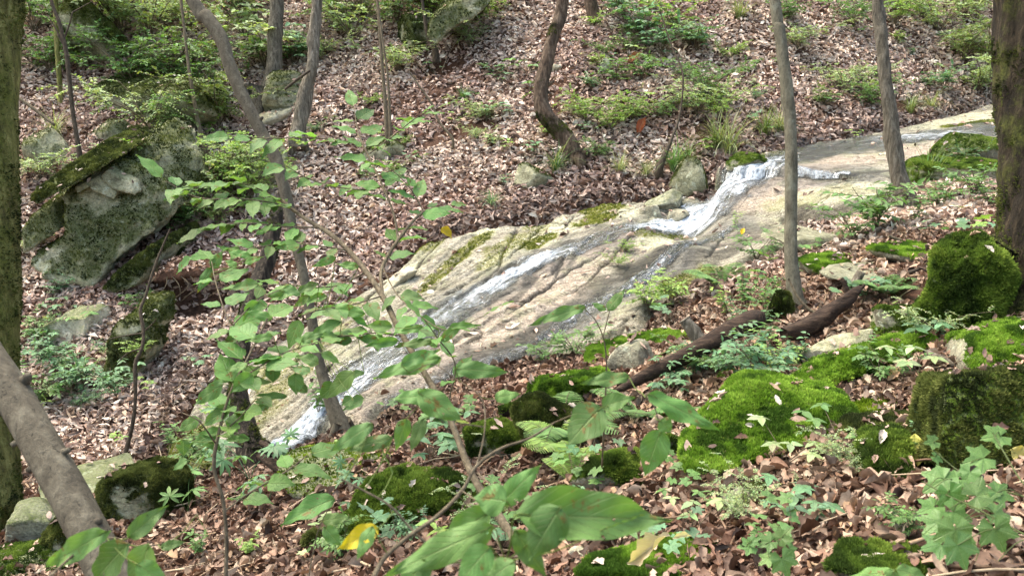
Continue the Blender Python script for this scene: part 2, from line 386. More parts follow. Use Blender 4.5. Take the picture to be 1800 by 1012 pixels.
def mat_moss():
    m = N('moss'); c = m.attr('Col', True); m.done(c, .85, None, .15)
    tr = m.new('ShaderNodeBsdfTranslucent'); m.l(c, tr.inputs['Color']); mx = m.new('ShaderNodeMixShader'); mx.inputs[0].default_value = .3
    m.l(m.b.outputs[0], mx.inputs[1]); m.l(tr.outputs[0], mx.inputs[2]); m.l(mx.outputs[0], m.out.inputs[0]); return m.m
def mat_bark(name, c1, c2, c3, moss=0., vs=(26, 26, 5), strength=.9, dist=.012, lichen=0.):
    m = N(name); p = m.pos(vs); q = m.pos()
    a = m.noise(p, 1.0, 7, .65, .4); b = m.noise(q, 7, 5, .6); f = m.noise(q, 90, 4, .7)
    c = m.ramp(a, [(.28, lin(*c1)), (.5, lin(*c2)), (.72, lin(*c3))])
    c = m.mix(1., c, m.ramp(f, [(.3, (.75, .75, .75, 1)), (.7, (1.15, 1.15, 1.15, 1))]), 'MULTIPLY')
    if lichen: c = m.mix(m.ramp(m.noise(q, 12, 5, .7), [(.60-.1*lichen, 0.), (.66, .8*lichen)]), c, lin(150, 152, 138))
    if moss:
        mk = m.ramp(m.noise(q, 4.5, 6, .7), [(.70-.5*moss, 0.), (.85-.5*moss, 1.)])
        mc = m.ramp(m.noise(q, 60, 4, .7), [(.3, lin(48, 54, 20)), (.55, lin(86, 92, 34)), (.8, lin(124, 124, 54))])
        c = m.mix(m.math('MULTIPLY', mk, min(1., moss+.35)), c, mc)
    fi = m.noise(m.pos(tuple(x*2.6 for x in vs)), 1., 5, .8, .8); c = m.mix(m.ramp(fi, [(.36, .75), (.43, 0.)]), c, lin(*[int(x*.45) for x in c1]))
    h = m.math('ADD', m.math('ADD', m.math('MULTIPLY', a, 1.), m.math('MULTIPLY', fi, .8)), m.math('MULTIPLY', f, .35))
    return m.done(c, .85, m.bump(h, strength, dist), .25)
def mat_rock(name, c1, c2, c3, speck=.5, lichen=.4, mosscol=((34, 52, 8), (84, 108, 20), (140, 160, 40)), sc=1.):
    m = N(name); q = m.pos()
    a = m.noise(q, 2.6*sc, 6, .6, .3); f = m.noise(q, 70*sc, 4, .75); b = m.noise(q, 11*sc, 6, .7)
    c = m.ramp(m.math('ADD', m.math('MULTIPLY', a, .55), m.math('MULTIPLY', m.noise(q, 17*sc, 7, .75, .3), .45)), [(.36, lin(*c1)), (.5, lin(*c2)), (.62, lin(*c3))])
    c = m.mix(1., c, m.ramp(f, [(.34, (1-.9*speck,)*3+(1,)), (.5, (1., 1., 1., 1)), (.68, (1+.5*speck,)*3+(1,))]), 'MULTIPLY')
    g_ = m.pos((1, 1, 6)); c = m.mix(m.ramp(m.noise(g_, 3*sc, 7, .7, .5), [(.34, .6), (.42, 0.)]), c, lin(48, 42, 32))
    c = m.mix(m.ramp(b, [(.32, .75), (.48, 0.)]), c, lin(62, 56, 44))
    c = m.mix(m.ramp(m.noise(q, 10*sc, 7, .7, .5), [(.66-.14*lichen, 0.), (.68-.12*lichen, .85)]), c, lin(176, 180, 160))
    mo = m.attr('moss'); mk = m.math('MULTIPLY', mo, m.ramp(m.noise(q, 26, 5, .7), [(.28, .35), (.5, 1.)]))
    mc = m.ramp(m.noise(q, 120, 4, .7), [(.3, lin(*mosscol[0])), (.52, lin(*mosscol[1])), (.75, lin(*mosscol[2]))])
    c = m.mix(mk, c, mc)
    h = m.math('ADD', m.math('ADD', m.math('MULTIPLY', b, 1.), m.math('MULTIPLY', f, .4)), m.math('MULTIPLY', mk, m.noise(q, 150, 3, .8)))
    return m.done(c, .85, m.bump(h, 1., .025), .3)
def mat_slab():
    m = N('granite_slab'); q = m.pos(); g = m.pos((1.0, 6.5, 3.0), GR); g2 = m.pos((1.6, 14, 8), GR)
    a = m.noise(q, 1.7, 6, .6); s1 = m.noise(g, 1.6, 7, .62, .6); s2 = m.noise(g2, 2.5, 6, .7, .3); f = m.noise(q, 95, 3, .8)
    c = m.ramp(s1, [(.32, lin(106, 100, 86)), (.44, lin(150, 144, 128)), (.56, lin(178, 172, 158)), (.72, lin(136, 130, 112))])
    c = m.mix(m.attr('pink'), c, m.ramp(s2, [(.32, lin(154, 138, 122)), (.5, lin(184, 169, 154)), (.7, lin(196, 185, 172))]))
    c = m.mix(m.ramp(m.noise(q, 3.1, 7, .68, .4), [(.50, 0.), (.60, .6)]), c, lin(160, 162, 130))         # grey green lichen film
    c = m.mix(m.attr('pale'), c, lin(206, 204, 176))
    c = m.mix(m.math('MULTIPLY', m.attr('dark'), m.ramp(m.noise(g, 3.0, 7, .72), [(.28, .35), (.5, 1.)])), c, m.ramp(s2, [(.35, lin(56, 50, 42)), (.7, lin(112, 106, 92))]))
    c = m.mix(m.math('MULTIPLY', m.attr('crack'), .9), c, lin(44, 38, 28))
    c = m.mix(m.ramp(s2, [(.34, .8), (.42, 0.)]), c, lin(66, 58, 42))
    c = m.mix(m.ramp(m.noise(g, 4.5, 8, .75, 1.2), [(.36, .7), (.41, 0.)]), c, lin(58, 50, 36))
    c = m.mix(1., c, m.ramp(m.noise(q, 24, 6, .8), [(.36, (.62, .60, .56, 1)), (.5, (1., 1., 1., 1)), (.66, (1.14, 1.14, 1.14, 1))]), 'MULTIPLY')
    c = m.mix(1., c, m.ramp(m.noise(q, 58, 3, .85), [(.40, (.60, .58, .55, 1)), (.52, (1., 1., 1., 1)), (.62, (1.22, 1.22, 1.22, 1))]), 'MULTIPLY')
    c = m.mix(1., c, m.ramp(f, [(.36, (.42, .40, .37, 1)), (.5, (.95, .95, .95, 1)), (.66, (1.25, 1.25, 1.25, 1))]), 'MULTIPLY')
    mo = m.attr('moss'); mk = m.math('MULTIPLY', mo, m.ramp(m.noise(q, 16, 6, .75), [(.36, 0.), (.50, 1.)]))
    mc = m.ramp(m.noise(q, 90, 4, .7), [(.3, lin(70, 74, 20)), (.52, lin(118, 118, 42)), (.75, lin(156, 156, 66))])
    c = m.mix(mk, c, mc)
    c = m.mix(1., c, m.ramp(m.noise(g2, .9, 8, .78, .8), [(.38, (.50, .48, .45, 1)), (.47, (.92, .92, .91, 1)), (.62, (1.04, 1.04, 1.04, 1))]), 'MULTIPLY'); wet = m.attr('wet'); c = m.mix(1., c, m.mix(wet, (1, 1, 1, 1), (.56, .57, .60, 1)), 'MULTIPLY')
    r = m.math('SUBTRACT', .85, m.math('MULTIPLY', wet, .6))
    h = m.math('ADD', m.math('ADD', s2, m.math('MULTIPLY', f, .6)), m.math('MULTIPLY', m.noise(q, 14, 6, .7), .9))
    return m.done(c, r, m.bump(h, 1., .022), .4)
def mat_water():
    m = N('stream_water'); uv = m.new('ShaderNodeUVMap'); mp = m.new('ShaderNodeMapping'); mp.inputs['Scale'].default_value = (3.2, 24, 1); m.l(uv.outputs[0], mp.inputs[0])
    mp2 = m.new('ShaderNodeMapping'); mp2.inputs['Scale'].default_value = (14, 46, 1); m.l(uv.outputs[0], mp2.inputs[0])
    a = m.noise(mp.outputs[0], 1., 6, .65, .8); b = m.noise(mp2.outputs[0], 1., 5, .7, .6); q = m.pos(); c3 = m.noise(q, 30, 5, .75, .5)
    st = m.math('ADD', m.math('MULTIPLY', a, .45), m.math('ADD', m.math('MULTIPLY', b, .3), m.math('MULTIPLY', c3, .25)))
    foam = m.attr('foam')
    k = m.math('ADD', m.math('MULTIPLY', m.math('SUBTRACT', st, .28), 1.5), m.math('MULTIPLY', foam, .53)); k = m.ramp(k, [(.60, 0.), (.75, .34), (.92, .94)])
    bmp = m.bump(m.math('ADD', b, c3), .8, .02)
    fo = m.new('ShaderNodeBsdfPrincipled'); fo.inputs['Base Color'].default_value = lin(238, 242, 248); fo.inputs['Roughness'].default_value = .35
    fo.inputs['Subsurface Weight'].default_value = 0.; m.l(bmp, fo.inputs['Normal'])
    m.l(m.ramp(st, [(.40, lin(112, 124, 140)), (.47, lin(176, 188, 204)), (.54, lin(224, 230, 238)), (.64, lin(244, 246, 250))]), fo.inputs['Base Color'])
    gl = m.new('ShaderNodeBsdfGlossy'); gl.inputs['Roughness'].default_value = .12; gl.inputs['Color'].default_value = (.9, .95, 1, 1); m.l(bmp, gl.inputs['Normal'])
    tp = m.new('ShaderNodeBsdfTransparent'); tp.inputs['Color'].default_value = (.86, .87, .85, 1)
    fr = m.new('ShaderNodeFresnel'); fr.inputs['IOR'].default_value = 1.33; m.l(bmp, fr.inputs['Normal'])
    w1 = m.new('ShaderNodeMixShader'); m.l(m.math('MULTIPLY', fr.outputs[0], 1.2, True), w1.inputs[0]); m.l(tp.outputs[0], w1.inputs[1]); m.l(gl.outputs[0], w1.inputs[2])
    w2 = m.new('ShaderNodeMixShader'); m.l(k, w2.inputs[0]); m.l(w1.outputs[0], w2.inputs[1]); m.l(fo.outputs[0], w2.inputs[2])
    ed = m.attr('edge'); w3 = m.new('ShaderNodeMixShader'); tp2 = m.new('ShaderNodeBsdfTransparent'); m.l(ed, w3.inputs[0]); m.l(tp2.outputs[0], w3.inputs[1]); m.l(w2.outputs[0], w3.inputs[2])
    m.l(w3.outputs[0], m.out.inputs[0]); return m.m
M = dict(
 soil=mat_soil(), litter=mat_litter(), moss=mat_moss(), slab=mat_slab(), water=mat_water(),
 leaf=mat_leaf('green_leaf'), bigleaf=mat_leaf('broad_leaf', 8., .52, .34, True, .28), herb=mat_leaf('herb_leaf', 5., .5, .3), grass=mat_leaf('grass_blade', 0., .45, .3),
 twig=mat_bark('twig_bark', (66, 57, 46), (100, 89, 72), (134, 121, 101), vs=(60, 60, 20), dist=.003),
 darktwig=mat_bark('dark_twig_bark', (40, 34, 28), (66, 56, 46), (96, 84, 70), vs=(60, 60, 20), dist=.003),
 smooth=mat_bark('smooth_bark', (66, 60, 51), (88, 81, 69), (112, 105, 91), vs=(26, 26, 14), dist=.006, strength=.8, lichen=.1),
 straight=mat_bark('straight_bark', (70, 66, 55), (101, 96, 82), (128, 122, 106), vs=(30, 30, 8), dist=.006, lichen=.35),
 rough=mat_bark('rough_bark', (38, 30, 24), (88, 72, 60), (132, 114, 98), vs=(38, 38, 9), dist=.02),
 grooved=mat_bark('grooved_bark', (42, 38, 32), (94, 87, 76), (132, 124, 112), vs=(44, 44, 8), dist=.014),
 mossy=mat_bark('mossy_bark', (58, 52, 32), (112, 108, 60), (150, 146, 92), moss=.45, vs=(30, 30, 6), dist=.014),
 darkmossy=mat_bark('dark_mossy_bark', (18, 14, 10), (44, 36, 26), (82, 70, 54), moss=.38, vs=(30, 30, 6), dist=.02),
 dead=mat_bark('dead_wood', (56, 50, 42), (102, 94, 83), (156, 147, 134), vs=(50, 50, 5), dist=.01),
 rotten=mat_bark('rotten_wood', (26, 19, 15), (56, 42, 34), (98, 80, 66), moss=.12, vs=(9, 60, 60), dist=.014),
 snag=mat_bark('snag_wood', (22, 18, 14), (44, 37, 31), (104, 94, 82), moss=.24, vs=(50, 50, 6), dist=.014),
 rock=mat_rock('grey_rock', (96, 92, 78), (134, 130, 112), (168, 164, 146)),
 boulder=mat_rock('lichen_boulder', (104, 102, 78), (146, 144, 118), (180, 176, 152), lichen=.5, mosscol=((44, 54, 20), (84, 96, 38), (122, 128, 62))),
 pale=mat_rock('pale_rock', (160, 152, 130), (186, 178, 156), (204, 198, 180), speck=.3, lichen=.1),
)

# ------------------------------------------------------------------ leaf shapes (along +y, width x, normal z)
def W_ovate(t): return np.sin(np.pi*np.clip(t, 0, 1)**.72)**.85*(1-.25*t)
def W_ellip(t): return np.sin(np.pi*t)**.8
def W_acum(t):  return np.where(t < .78, np.sin(np.pi*np.clip(t/.92, 0, 1)**.70)**.75, .0) + np.where(t >= .78, .55*(1-(t-.78)/.22)**1.3*np.sin(np.pi*(.78/.92)**.70)**.75*1.8, 0)
def W_oak(t):   return np.sin(np.pi*t**1.15)**.8*(1+.22*np.sin(t*26))
def leafgrid(rows, cols, wf, asp, fold=.25, droop=.2, curl=0., twist=0., wav=0., seed=0):
    t = np.linspace(0, 1, rows); s = np.linspace(-1, 1, cols)
    Tm, Sm = np.meshgrid(t, s, indexing='ij'); Wd = np.clip(wf(Tm), .02, None)*asp*.5
    x = Sm*Wd; y = Tm.copy(); z = fold*np.abs(x) - droop*Tm**2*.5 + curl*(Sm**2)*Wd*1.5
    z = z + wav*.03*np.sin(Tm*15+Sm*2+seed)*np.abs(Sm)
    y = y - .25*droop*Tm**3*.3
    a = twist*(Tm-.5); x2 = x*np.cos(a)-z*np.sin(a); z2 = x*np.sin(a)+z*np.cos(a)
    V = np.stack([x2, y, z2], -1).reshape(-1, 3)
    i, j = np.meshgrid(np.arange(rows-1), np.arange(cols-1), indexing='ij'); k = (i*cols+j).ravel()
    F = np.stack([k, k+1, k+cols+1, k+cols], -1); uv = np.stack([Tm.ravel(), Sm.ravel()], -1)
    return V, F, uv
def frames(D, Nh):
    D = norm(D); X = norm(np.cross(D, Nh)); Z = np.cross(X, D); return np.stack([X, D, Z], -1)   # columns
def inst(mb, tmpl, O, R, Sc, C):
    """many copies of one leaf grid"""
    V, F, uv = tmpl; n = len(O)
    if n == 0: return
    Sc = np.asarray(Sc, float); Sc = Sc[:, None, None]*np.ones((1, 1, 3)) if Sc.ndim == 1 else Sc[:, None, :]
    W = np.einsum('nij,nvj->nvi', R, V[None]*Sc) + O[:, None]
    Fa = (F[None]+(np.arange(n)*len(V))[:, None, None]).reshape(-1, F.shape[1])
    mb.add(W.reshape(-1, 3), Fa, np.repeat(C, len(V), 0), np.tile(uv, (n, 1)))
def jit(c, n, h=.12, v=.2, r=None):
    r = r or rng; c = np.asarray(c[:3], float)
    return np.clip(c[None]*(1+r.normal(0, v, (n, 1)))*(1+r.normal(0, h, (n, 3))), .003, .9)
def rnd_dirs(n, r=None):
    r = r or rng; return norm(r.normal(size=(n, 3)))

# ------------------------------------------------------------------ moss tufts on a surface
def tri_of(V, Q, Tt):
    return np.concatenate([Q[:, [0, 1, 2]], Q[:, [0, 2, 3]], Tt]) if len(Tt) else np.concatenate([Q[:, [0, 1, 2]], Q[:, [0, 2, 3]]])
def moss_tufts(V, tris, w, dens, h=.009, cols=((.15, .23, .012), (.26, .34, .03), (.06, .10, .008)), r=None, cap=60000, blades=3, wd=.34):
    r = r or rng
    a, b, c = V[tris[:, 0]], V[tris[:, 1]], V[tris[:, 2]]; nr = np.cross(b-a, c-a); A = np.linalg.norm(nr, axis=1)/2; nr = norm(nr)
    wt = A*w[tris].mean(1); tot = wt.sum(); n = int(min(cap, tot*dens)); mb = MB()
    if n < 3: return None
    k = r.choice(len(tris), n, p=wt/tot); u = r.random((n, 2)); f = u.sum(1) > 1; u[f] = 1-u[f]
    p = a[k]+(b-a)[k]*u[:, :1]+(c-a)[k]*u[:, 1:]; nn = nr[k]
    pn = fbm(p/.09, 3, 5); cl = fbm(p/.02, 2, 9)
    base = np.array(cols[0])[None]*(1-sst(.0, .5, pn))[:, None]+np.array(cols[1])[None]*sst(.0, .5, pn)[:, None]
    base = base*(1-sst(.0, -.5, pn))[:, None]+np.array(cols[2])[None]*sst(.0, -.5, pn)[:, None]
    hh = h*(1+.6*cl)*(.7+.6*r.random(n))
    Vs = []; Cs = []
    for q in range(blades):
        d = norm(nn*1.2+rnd_dirs(n, r)*.75+np.array([0, 0, .3])); sdv = norm(np.cross(d, rnd_dirs(n, r)))*(hh*wd)[:, None]
        o = p+rnd_dirs(n, r)*(h*.5); tip = o+d*hh[:, None]
        Vs.append(np.stack([o-sdv-nn*h*.3, o+sdv-nn*h*.3, tip], 1)); cc = base*(.75+.5*r.random((n, 1)))
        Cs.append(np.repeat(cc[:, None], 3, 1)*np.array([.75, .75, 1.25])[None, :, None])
    Vv = np.concatenate(Vs).reshape(-1, 3); mb.add(Vv, np.arange(len(Vv)).reshape(-1, 3), np.concatenate(Cs).reshape(-1, 3)); return mb

# ------------------------------------------------------------------ rocks
TOPS = []
_ico = {}
def ico(n):
    if n not in _ico:
        bm = bmesh.new(); bmesh.ops.create_icosphere(bm, subdivisions=n, radius=1)
        _ico[n] = (np.array([v.co[:] for v in bm.verts]), np.array([[v.index for v in f.verts] for f in bm.faces])); bm.free()
    return _ico[n]
def rotm(rx, ry, rz):
    return np.array(Matrix.Rotation(rz, 3, 'Z') @ Matrix.Rotation(ry, 3, 'Y') @ Matrix.Rotation(rx, 3, 'X'))
def hull_rock(seed, nplanes=13, sub=5, p=16, flat=None, planes=None):
    V, F = ico(sub); r = np.random.default_rng(seed)
    n = norm(r.normal(size=(nplanes, 3))); h = .72+.3*r.random(nplanes)
    if flat: n = np.vstack([n, [norm(np.array([r.normal()*.1, r.normal()*.1, 1.]))]]); h = np.r_[h, flat]
    if planes is not None: n = norm(np.array([q[:3] for q in planes])); h = np.array([q[3] for q in planes])
    d = np.clip(V@n.T, 0, None)/h; rr = (d**p).sum(1)**(-1/p); rr = np.minimum(rr, 1.5)
    return V*rr[:, None], F
def mesh_normals(V, F):
    fn = np.cross(V[F[:, 1]]-V[F[:, 0]], V[F[:, 2]]-V[F[:, 0]]); nn = np.zeros_like(V)
    for k in range(3): np.add.at(nn, F[:, k], fn)
    return norm(nn)
def roughen(V, F, amp, sc, seed, ledge=0.):
    nn = mesh_normals(V, F); d = fbm(V/sc, 5, seed, .55)*amp
    if ledge: 
        q = (V[:, 2]+fbm(V/.25, 2, seed)*.05)/.09; f = q-np.floor(q); d = d + ledge*(sst(0, .15, f)-f)
    return V+nn*d[:, None]
def rock(name, label, cat, c, size, rot=(0, 0, 0), seed=1, mat='rock', moss=.6, sub=5, flat=None, planes=None, amp=.03, mn=.35, tuft=True, dens=None, group=None, h=.009, cols=None, ledge=0., nplanes=13, mosscap=30000, mossnoise=.5):
    V, F = hull_rock(seed, nplanes, sub, 16, flat, planes)
    V = (V*np.array(size))@rotm(*rot).T; sz = float(np.mean(size)); V = roughen(V, F, amp*sz*2, sz*.6, seed, ledge) + np.asarray(c)
    nn = mesh_normals(V, F); TOPS.append((V, F, nn)); mk = sst(mn-.2, mn+.25, nn[:, 2]+fbm(V/.22, 4, seed+3)*mossnoise)*moss
    base = (c[0], c[1], min(c[2], float(T(c[0], c[1]))) if True else c[2])
    mb = MB(); mb.add(V, F)
    if tuft and moss > .3:
        root = thing(name, label, cat, base, group)
        obj('stone', mb, M[mat], root, attrs={'moss': mk})
        dd = depth(np.asarray(c)); dens = dens or 900000/max(dd, 1.5)**1.6
        ks = {'cols': cols} if cols else {}
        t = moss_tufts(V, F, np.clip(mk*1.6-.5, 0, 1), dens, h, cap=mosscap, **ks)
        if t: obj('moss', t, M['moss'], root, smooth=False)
        return root
    return tag(obj(name, mb, M[mat], origin=base, attrs={'moss': mk}), label, cat, group)
def rock_px(name, label, cat, u, v, wpx, hpx, d=None, dr=.8, sink=.2, **kw):
    """boulder whose seen face fills about wpx x hpx around (u,v)"""
    if d is None: d = float(depth(at(u, v+hpx*.45)))
    sx = wpx*d/FPX/2; sy = sx*dr; sz = hpx*d/FPX/2
    c = P(u, v, d+sy*.6); c[2] -= sz*sink; 
    return rock(name, label, cat, c, (sx*1.12, sy*1.1, sz*(1+sink)*1.12), **kw)
def prism(front, d, back, voxel, amp, seed, smooth_it=2, tilt=0.):
    """outline of a rock face (u,v[,dd]) given thickness along vector back, remeshed and weathered"""
    n = len(front); vm = max(q[1] for q in front); vh = vm-min(q[1] for q in front); fv = np.array([P(q[0], q[1], d+(q[2] if len(q) > 2 else 0)+tilt*(vm-q[1])/vh) for q in front]); bv = fv+np.asarray(back)
    bm = bmesh.new(); a = [bm.verts.new(q) for q in fv]; b = [bm.verts.new(q) for q in bv]
    bm.faces.new(a); bm.faces.new(b[::-1])
    for i in range(n): bm.faces.new([a[i], b[i], b[(i+1) % n], a[(i+1) % n]])
    bmesh.ops.recalc_face_normals(bm, faces=bm.faces); bmesh.ops.triangulate(bm, faces=bm.faces)
    me = bpy.data.meshes.new('tmp'); bm.to_mesh(me); bm.free(); o = bpy.data.objects.new('tmp', me); COL.objects.link(o)
    md = o.modifiers.new('r', 'REMESH'); md.mode = 'VOXEL'; md.voxel_size = voxel
    ms = o.modifiers.new('s', 'SMOOTH'); ms.iterations = smooth_it; ms.factor = .5
    dg = bpy.context.evaluated_depsgraph_get(); e = o.evaluated_get(dg); m2 = e.to_mesh()
    m2.calc_loop_triangles(); V = np.array([v.co[:] for v in m2.vertices]); F = np.array([t.vertices[:] for t in m2.loop_triangles])
    e.to_mesh_clear(); bpy.data.objects.remove(o); bpy.data.meshes.remove(me)
    return roughen(V, F, amp, .25, seed), F
def prism_part(parent, name, front, d, back, mat='boulder', voxel=.025, amp=.02, seed=1, moss=.7, mn=.3, tuft=True, origin=None, label=None, cat=None, dens=20000, cols=None, h=.012, group=None, bias=0., tilt=0.):
    if d is None: d = float(depth(at(sum(q[0] for q in front)/len(front), max(q[1] for q in front)-4)))-.05
    V, F = prism(front, d, back, voxel, amp, seed, tilt=tilt); nn = mesh_normals(V, F); TOPS.append((V, F, nn))
    mk = np.clip(sst(mn-.2, mn+.3, nn[:, 2]+fbm(V/.3, 4, seed)*.6+bias)*moss, 0, 1); mb = MB(); mb.add(V, F)
    c = V.mean(0); c[2] = V[:, 2].min()
    if parent is None:
        parent = thing(name, label, cat, c, group); name = 'stone'
    o = obj(name, mb, M[mat], parent, attrs={'moss': mk})
    if tuft:
        ks = {'cols': cols} if cols else {}
        t = moss_tufts(V, F, np.clip(mk*1.6-.5, 0, 1), dens, h, cap=25000, **ks)
        if t: obj('moss', t, M['moss'], parent, smooth=False)
    return parent

# ================================================================== THE SETTING
def grid_coords(a, b, fine, lo, hi, step):
    c = list(np.arange(a, b+1e-6, fine)); x = a; s = step
    while x > lo: s *= 1.25; x -= s; c.insert(0, x)
    x = b; s = step
    while x < hi: s *= 1.25; x += s; c.append(x)
    return np.array(c)
def build_ground():
    xs = grid_coords(-7.5, 9.5, .05, -70, 70, .06); ys = grid_coords(-1, 17.5, .05, -40, 90, .06)
    X, Y = np.meshgrid(xs, ys); Z = zG(X, Y); V = np.stack([X, Y, Z], -1).reshape(-1, 3); nx = len(xs)
    i, j = np.meshgrid(np.arange(len(ys)-1), np.arange(nx-1), indexing='ij'); k = (i*nx+j).ravel()
    mb = MB(); mb.add(V, np.stack([k, k+1, k+nx+1, k+nx], -1)); tag(obj('ground', mb, M['soil']), kind='structure')
build_ground()

def wline(px, Z=T): return [tuple(march(u, v, Z)[:2]) for u, v in px]
def blob(x, y, px, r, ns=.5, sc=.25, s=1, soft=.35):
    d, _, _ = line_d(x, y, wline(px) if len(px) > 1 else wline([px[0], (px[0][0]+2, px[0][1])])); d = d/r + n2(x, y, sc, 4, s)*ns
    return sst(1+soft, 1-soft, d)
def mx(*a):
    r = a[0]
    for b in a[1:]: r = np.maximum(r, b)
    return r
FLOW = [  # u, v, half width m, foam
 (1790,222,.36,.30),(1740,228,.34,.35),(1680,236,.24,.66),(1590,243,.24,.74),(1520,252,.30,.42),(1450,262,.34,.28),(1400,272,.28,.35),(1360,286,.20,.78),(1325,302,.20,.92),(1292,318,.22,.84),(1262,345,.25,.86),(1245,370,.27,.9),(1228,392,.24,1.0),(1195,400,.13,1.05),(1150,400,.07,.95),
 (1105,402,.09,.55),(1050,424,.12,.42),(1000,440,.12,.55),(972,448,.09,.9),(940,465,.11,1.0),(900,486,.13,.96),(850,512,.17,.78),(800,545,.21,.60),(740,585,.26,.52),(680,628,.28,.54),(620,675,.24,.74),(570,715,.19,.96),(530,750,.20,1.05),(492,792,.19,1.05),(470,812,.19,1.0)]
FLOW2 = [(1285,402,.04,.1),(1230,425,.06,.25),(1180,455,.08,.40),(1140,485,.09,.60),(1085,515,.09,.4),(1040,548,.10,.42),(960,590,.10,.45),(900,622,.08,.48),(850,642,.07,.58),(800,672,.08,.4),(700,712,.08,.3)]
FLOW3 = [(1398,311,.035,.7),(1430,311,.03,.85),(1470,311,.022,.8),(1490,312,.02,.6)]
def flow_pts(FL):
    q = [march(u, v, T) for u, v, _, _ in FL]; a = np.array([(p[0], p[1], w_, f) for p, (_, _, w_, f) in zip(q, FL)])
    for _ in range(1):
        a[1:-1, :2] = .25*a[:-2, :2]+.5*a[1:-1, :2]+.25*a[2:, :2]
    return a
FP = [flow_pts(F_) for F_ in (FLOW, FLOW2, FLOW3)]
def slab_masks(x, y, which):
    wet = np.zeros_like(x)
    for a in FP:
        d, s, sg = line_d(x, y, a); dd = []
        wet = np.maximum(wet, sst(.42, .08, d+n2(x, y, .2, 3, 40)*.12))
    at_ = dict(wet=wet, pink=0*x, pale=0*x, dark=0*x, moss=0*x)
    if which == 'A':
        at_['pink'] = mx(blob(x, y, [(1120,415),(1000,470),(900,560),(800,610),(720,670)], .36, .4, .5, 2), .8*blob(x, y, [(640,740),(720,700)], .4, .4, .4, 3), .8*blob(x, y, [(1240,420),(1300,420)], .2, .5, .3, 4))
        at_['pale'] = mx(blob(x, y, [(1150,402),(1170,430)], .18, .4, .2, 5), blob(x, y, [(780,412),(850,408)], .12, .7, .2, 6), blob(x, y, [(880,455),(990,400)], .16, .9, .2, 7)*.7, blob(x, y, [(1060,365),(1110,380)], .14, .8, .2, 8)*.8, blob(x, y, [(690,490),(715,475)], .1, .5, .2, 9))
        at_['dark'] = mx(blob(x, y, [(1110,472),(1160,452),(1180,430)], .20, .4, .25, 10), .85*blob(x, y, [(1060,500),(980,560),(880,620),(820,650)], .13, .6, .3, 11), .8*blob(x, y, [(1000,425),(960,445),(900,470)], .06, .9, .15, 12),
                        .8*blob(x, y, [(945,468),(925,505),(905,530)], .045, .8, .15, 13), .8*blob(x, y, [(1040,420),(1010,450),(1000,470)], .02, .8, .1, 14), .7*blob(x, y, [(800,600),(840,580),(790,660)], .04, 1.2, .12, 15),
                        .8*blob(x, y, [(1300,430),(1230,470),(1180,500)], .12, .8, .25, 16), .8*blob(x, y, [(1330,410),(1380,420)], .14, .7, .25, 17))
        at_['moss'] = mx(blob(x, y, [(1010,375),(1040,370),(1085,363)], .10, .7, .2, 20), blob(x, y, [(1020,395),(1060,385)], .12, .8, .2, 21), blob(x, y, [(925,432),(960,420)], .11, .7, .2, 22), blob(x, y, [(1130,352),(1165,360)], .11, .6, .2, 23),
                        .8*blob(x, y, [(745,510),(790,470),(830,430),(860,410)], .08, .9, .25, 24), .7*blob(x, y, [(700,470),(735,440),(760,432)], .12, .9, .25, 25), .55*blob(x, y, [(860,470),(880,440),(940,400)], .10, 1., .25, 26),
                        .6*blob(x, y, [(1140,410),(1190,420)], .12, .8, .2, 27), .75*blob(x, y, [(330,700),(310,760),(300,810)], .22, .9, .3, 28), .5*blob(x, y, [(420,700),(500,640),(600,560)], .25, 1.1, .3, 29), .8*blob(x, y, [(1240,480),(1200,500)], .15, .8, .2, 30))
    elif which == 'B':
        at_['pink'] = blob(x, y, [(1290,345),(1380,330)], .3, .5, .3, 2); at_['dark'] = mx(blob(x, y, [(1280,402),(1350,405),(1400,395)], .12, .8, .2, 3), .8*blob(x, y, [(1400,380),(1500,368),(1570,350)], .09, .8, .2, 4))  # dark bands at the ledge foot: crack plus crevice shade painted in
        at_['pale'] = .5*blob(x, y, [(1440,340),(1530,335)], .2, .9, .2, 5); at_['moss'] = .35*blob(x, y, [(1350,370),(1420,350),(1480,335)], .16, 1.2, .2, 6)
    else:
        at_['pink'] = blob(x, y, [(1420,290),(1500,280),(1600,268),(1700,250)], .3, .5, .4, 2); at_['pale'] = .6*blob(x, y, [(1620,222),(1740,200)], .25, .8, .3, 3)
        at_['moss'] = mx(blob(x, y, [(1680,222),(1740,214)], .12, .8, .2, 4), blob(x, y, [(1300,283),(1330,282)], .12, .7, .2, 5), .5*blob(x, y, [(1400,262),(1350,272)], .1, .8, .2, 6)); at_['dark'] = mx(.9*blob(x, y, [(1470,309),(1500,311),(1590,312)], .035, .5, .1, 7), .4*blob(x, y, [(1360,280),(1420,270)], .14, .7, .2, 8))  # dark strip on the front edge: shade of the undercut painted into the colour
    return at_
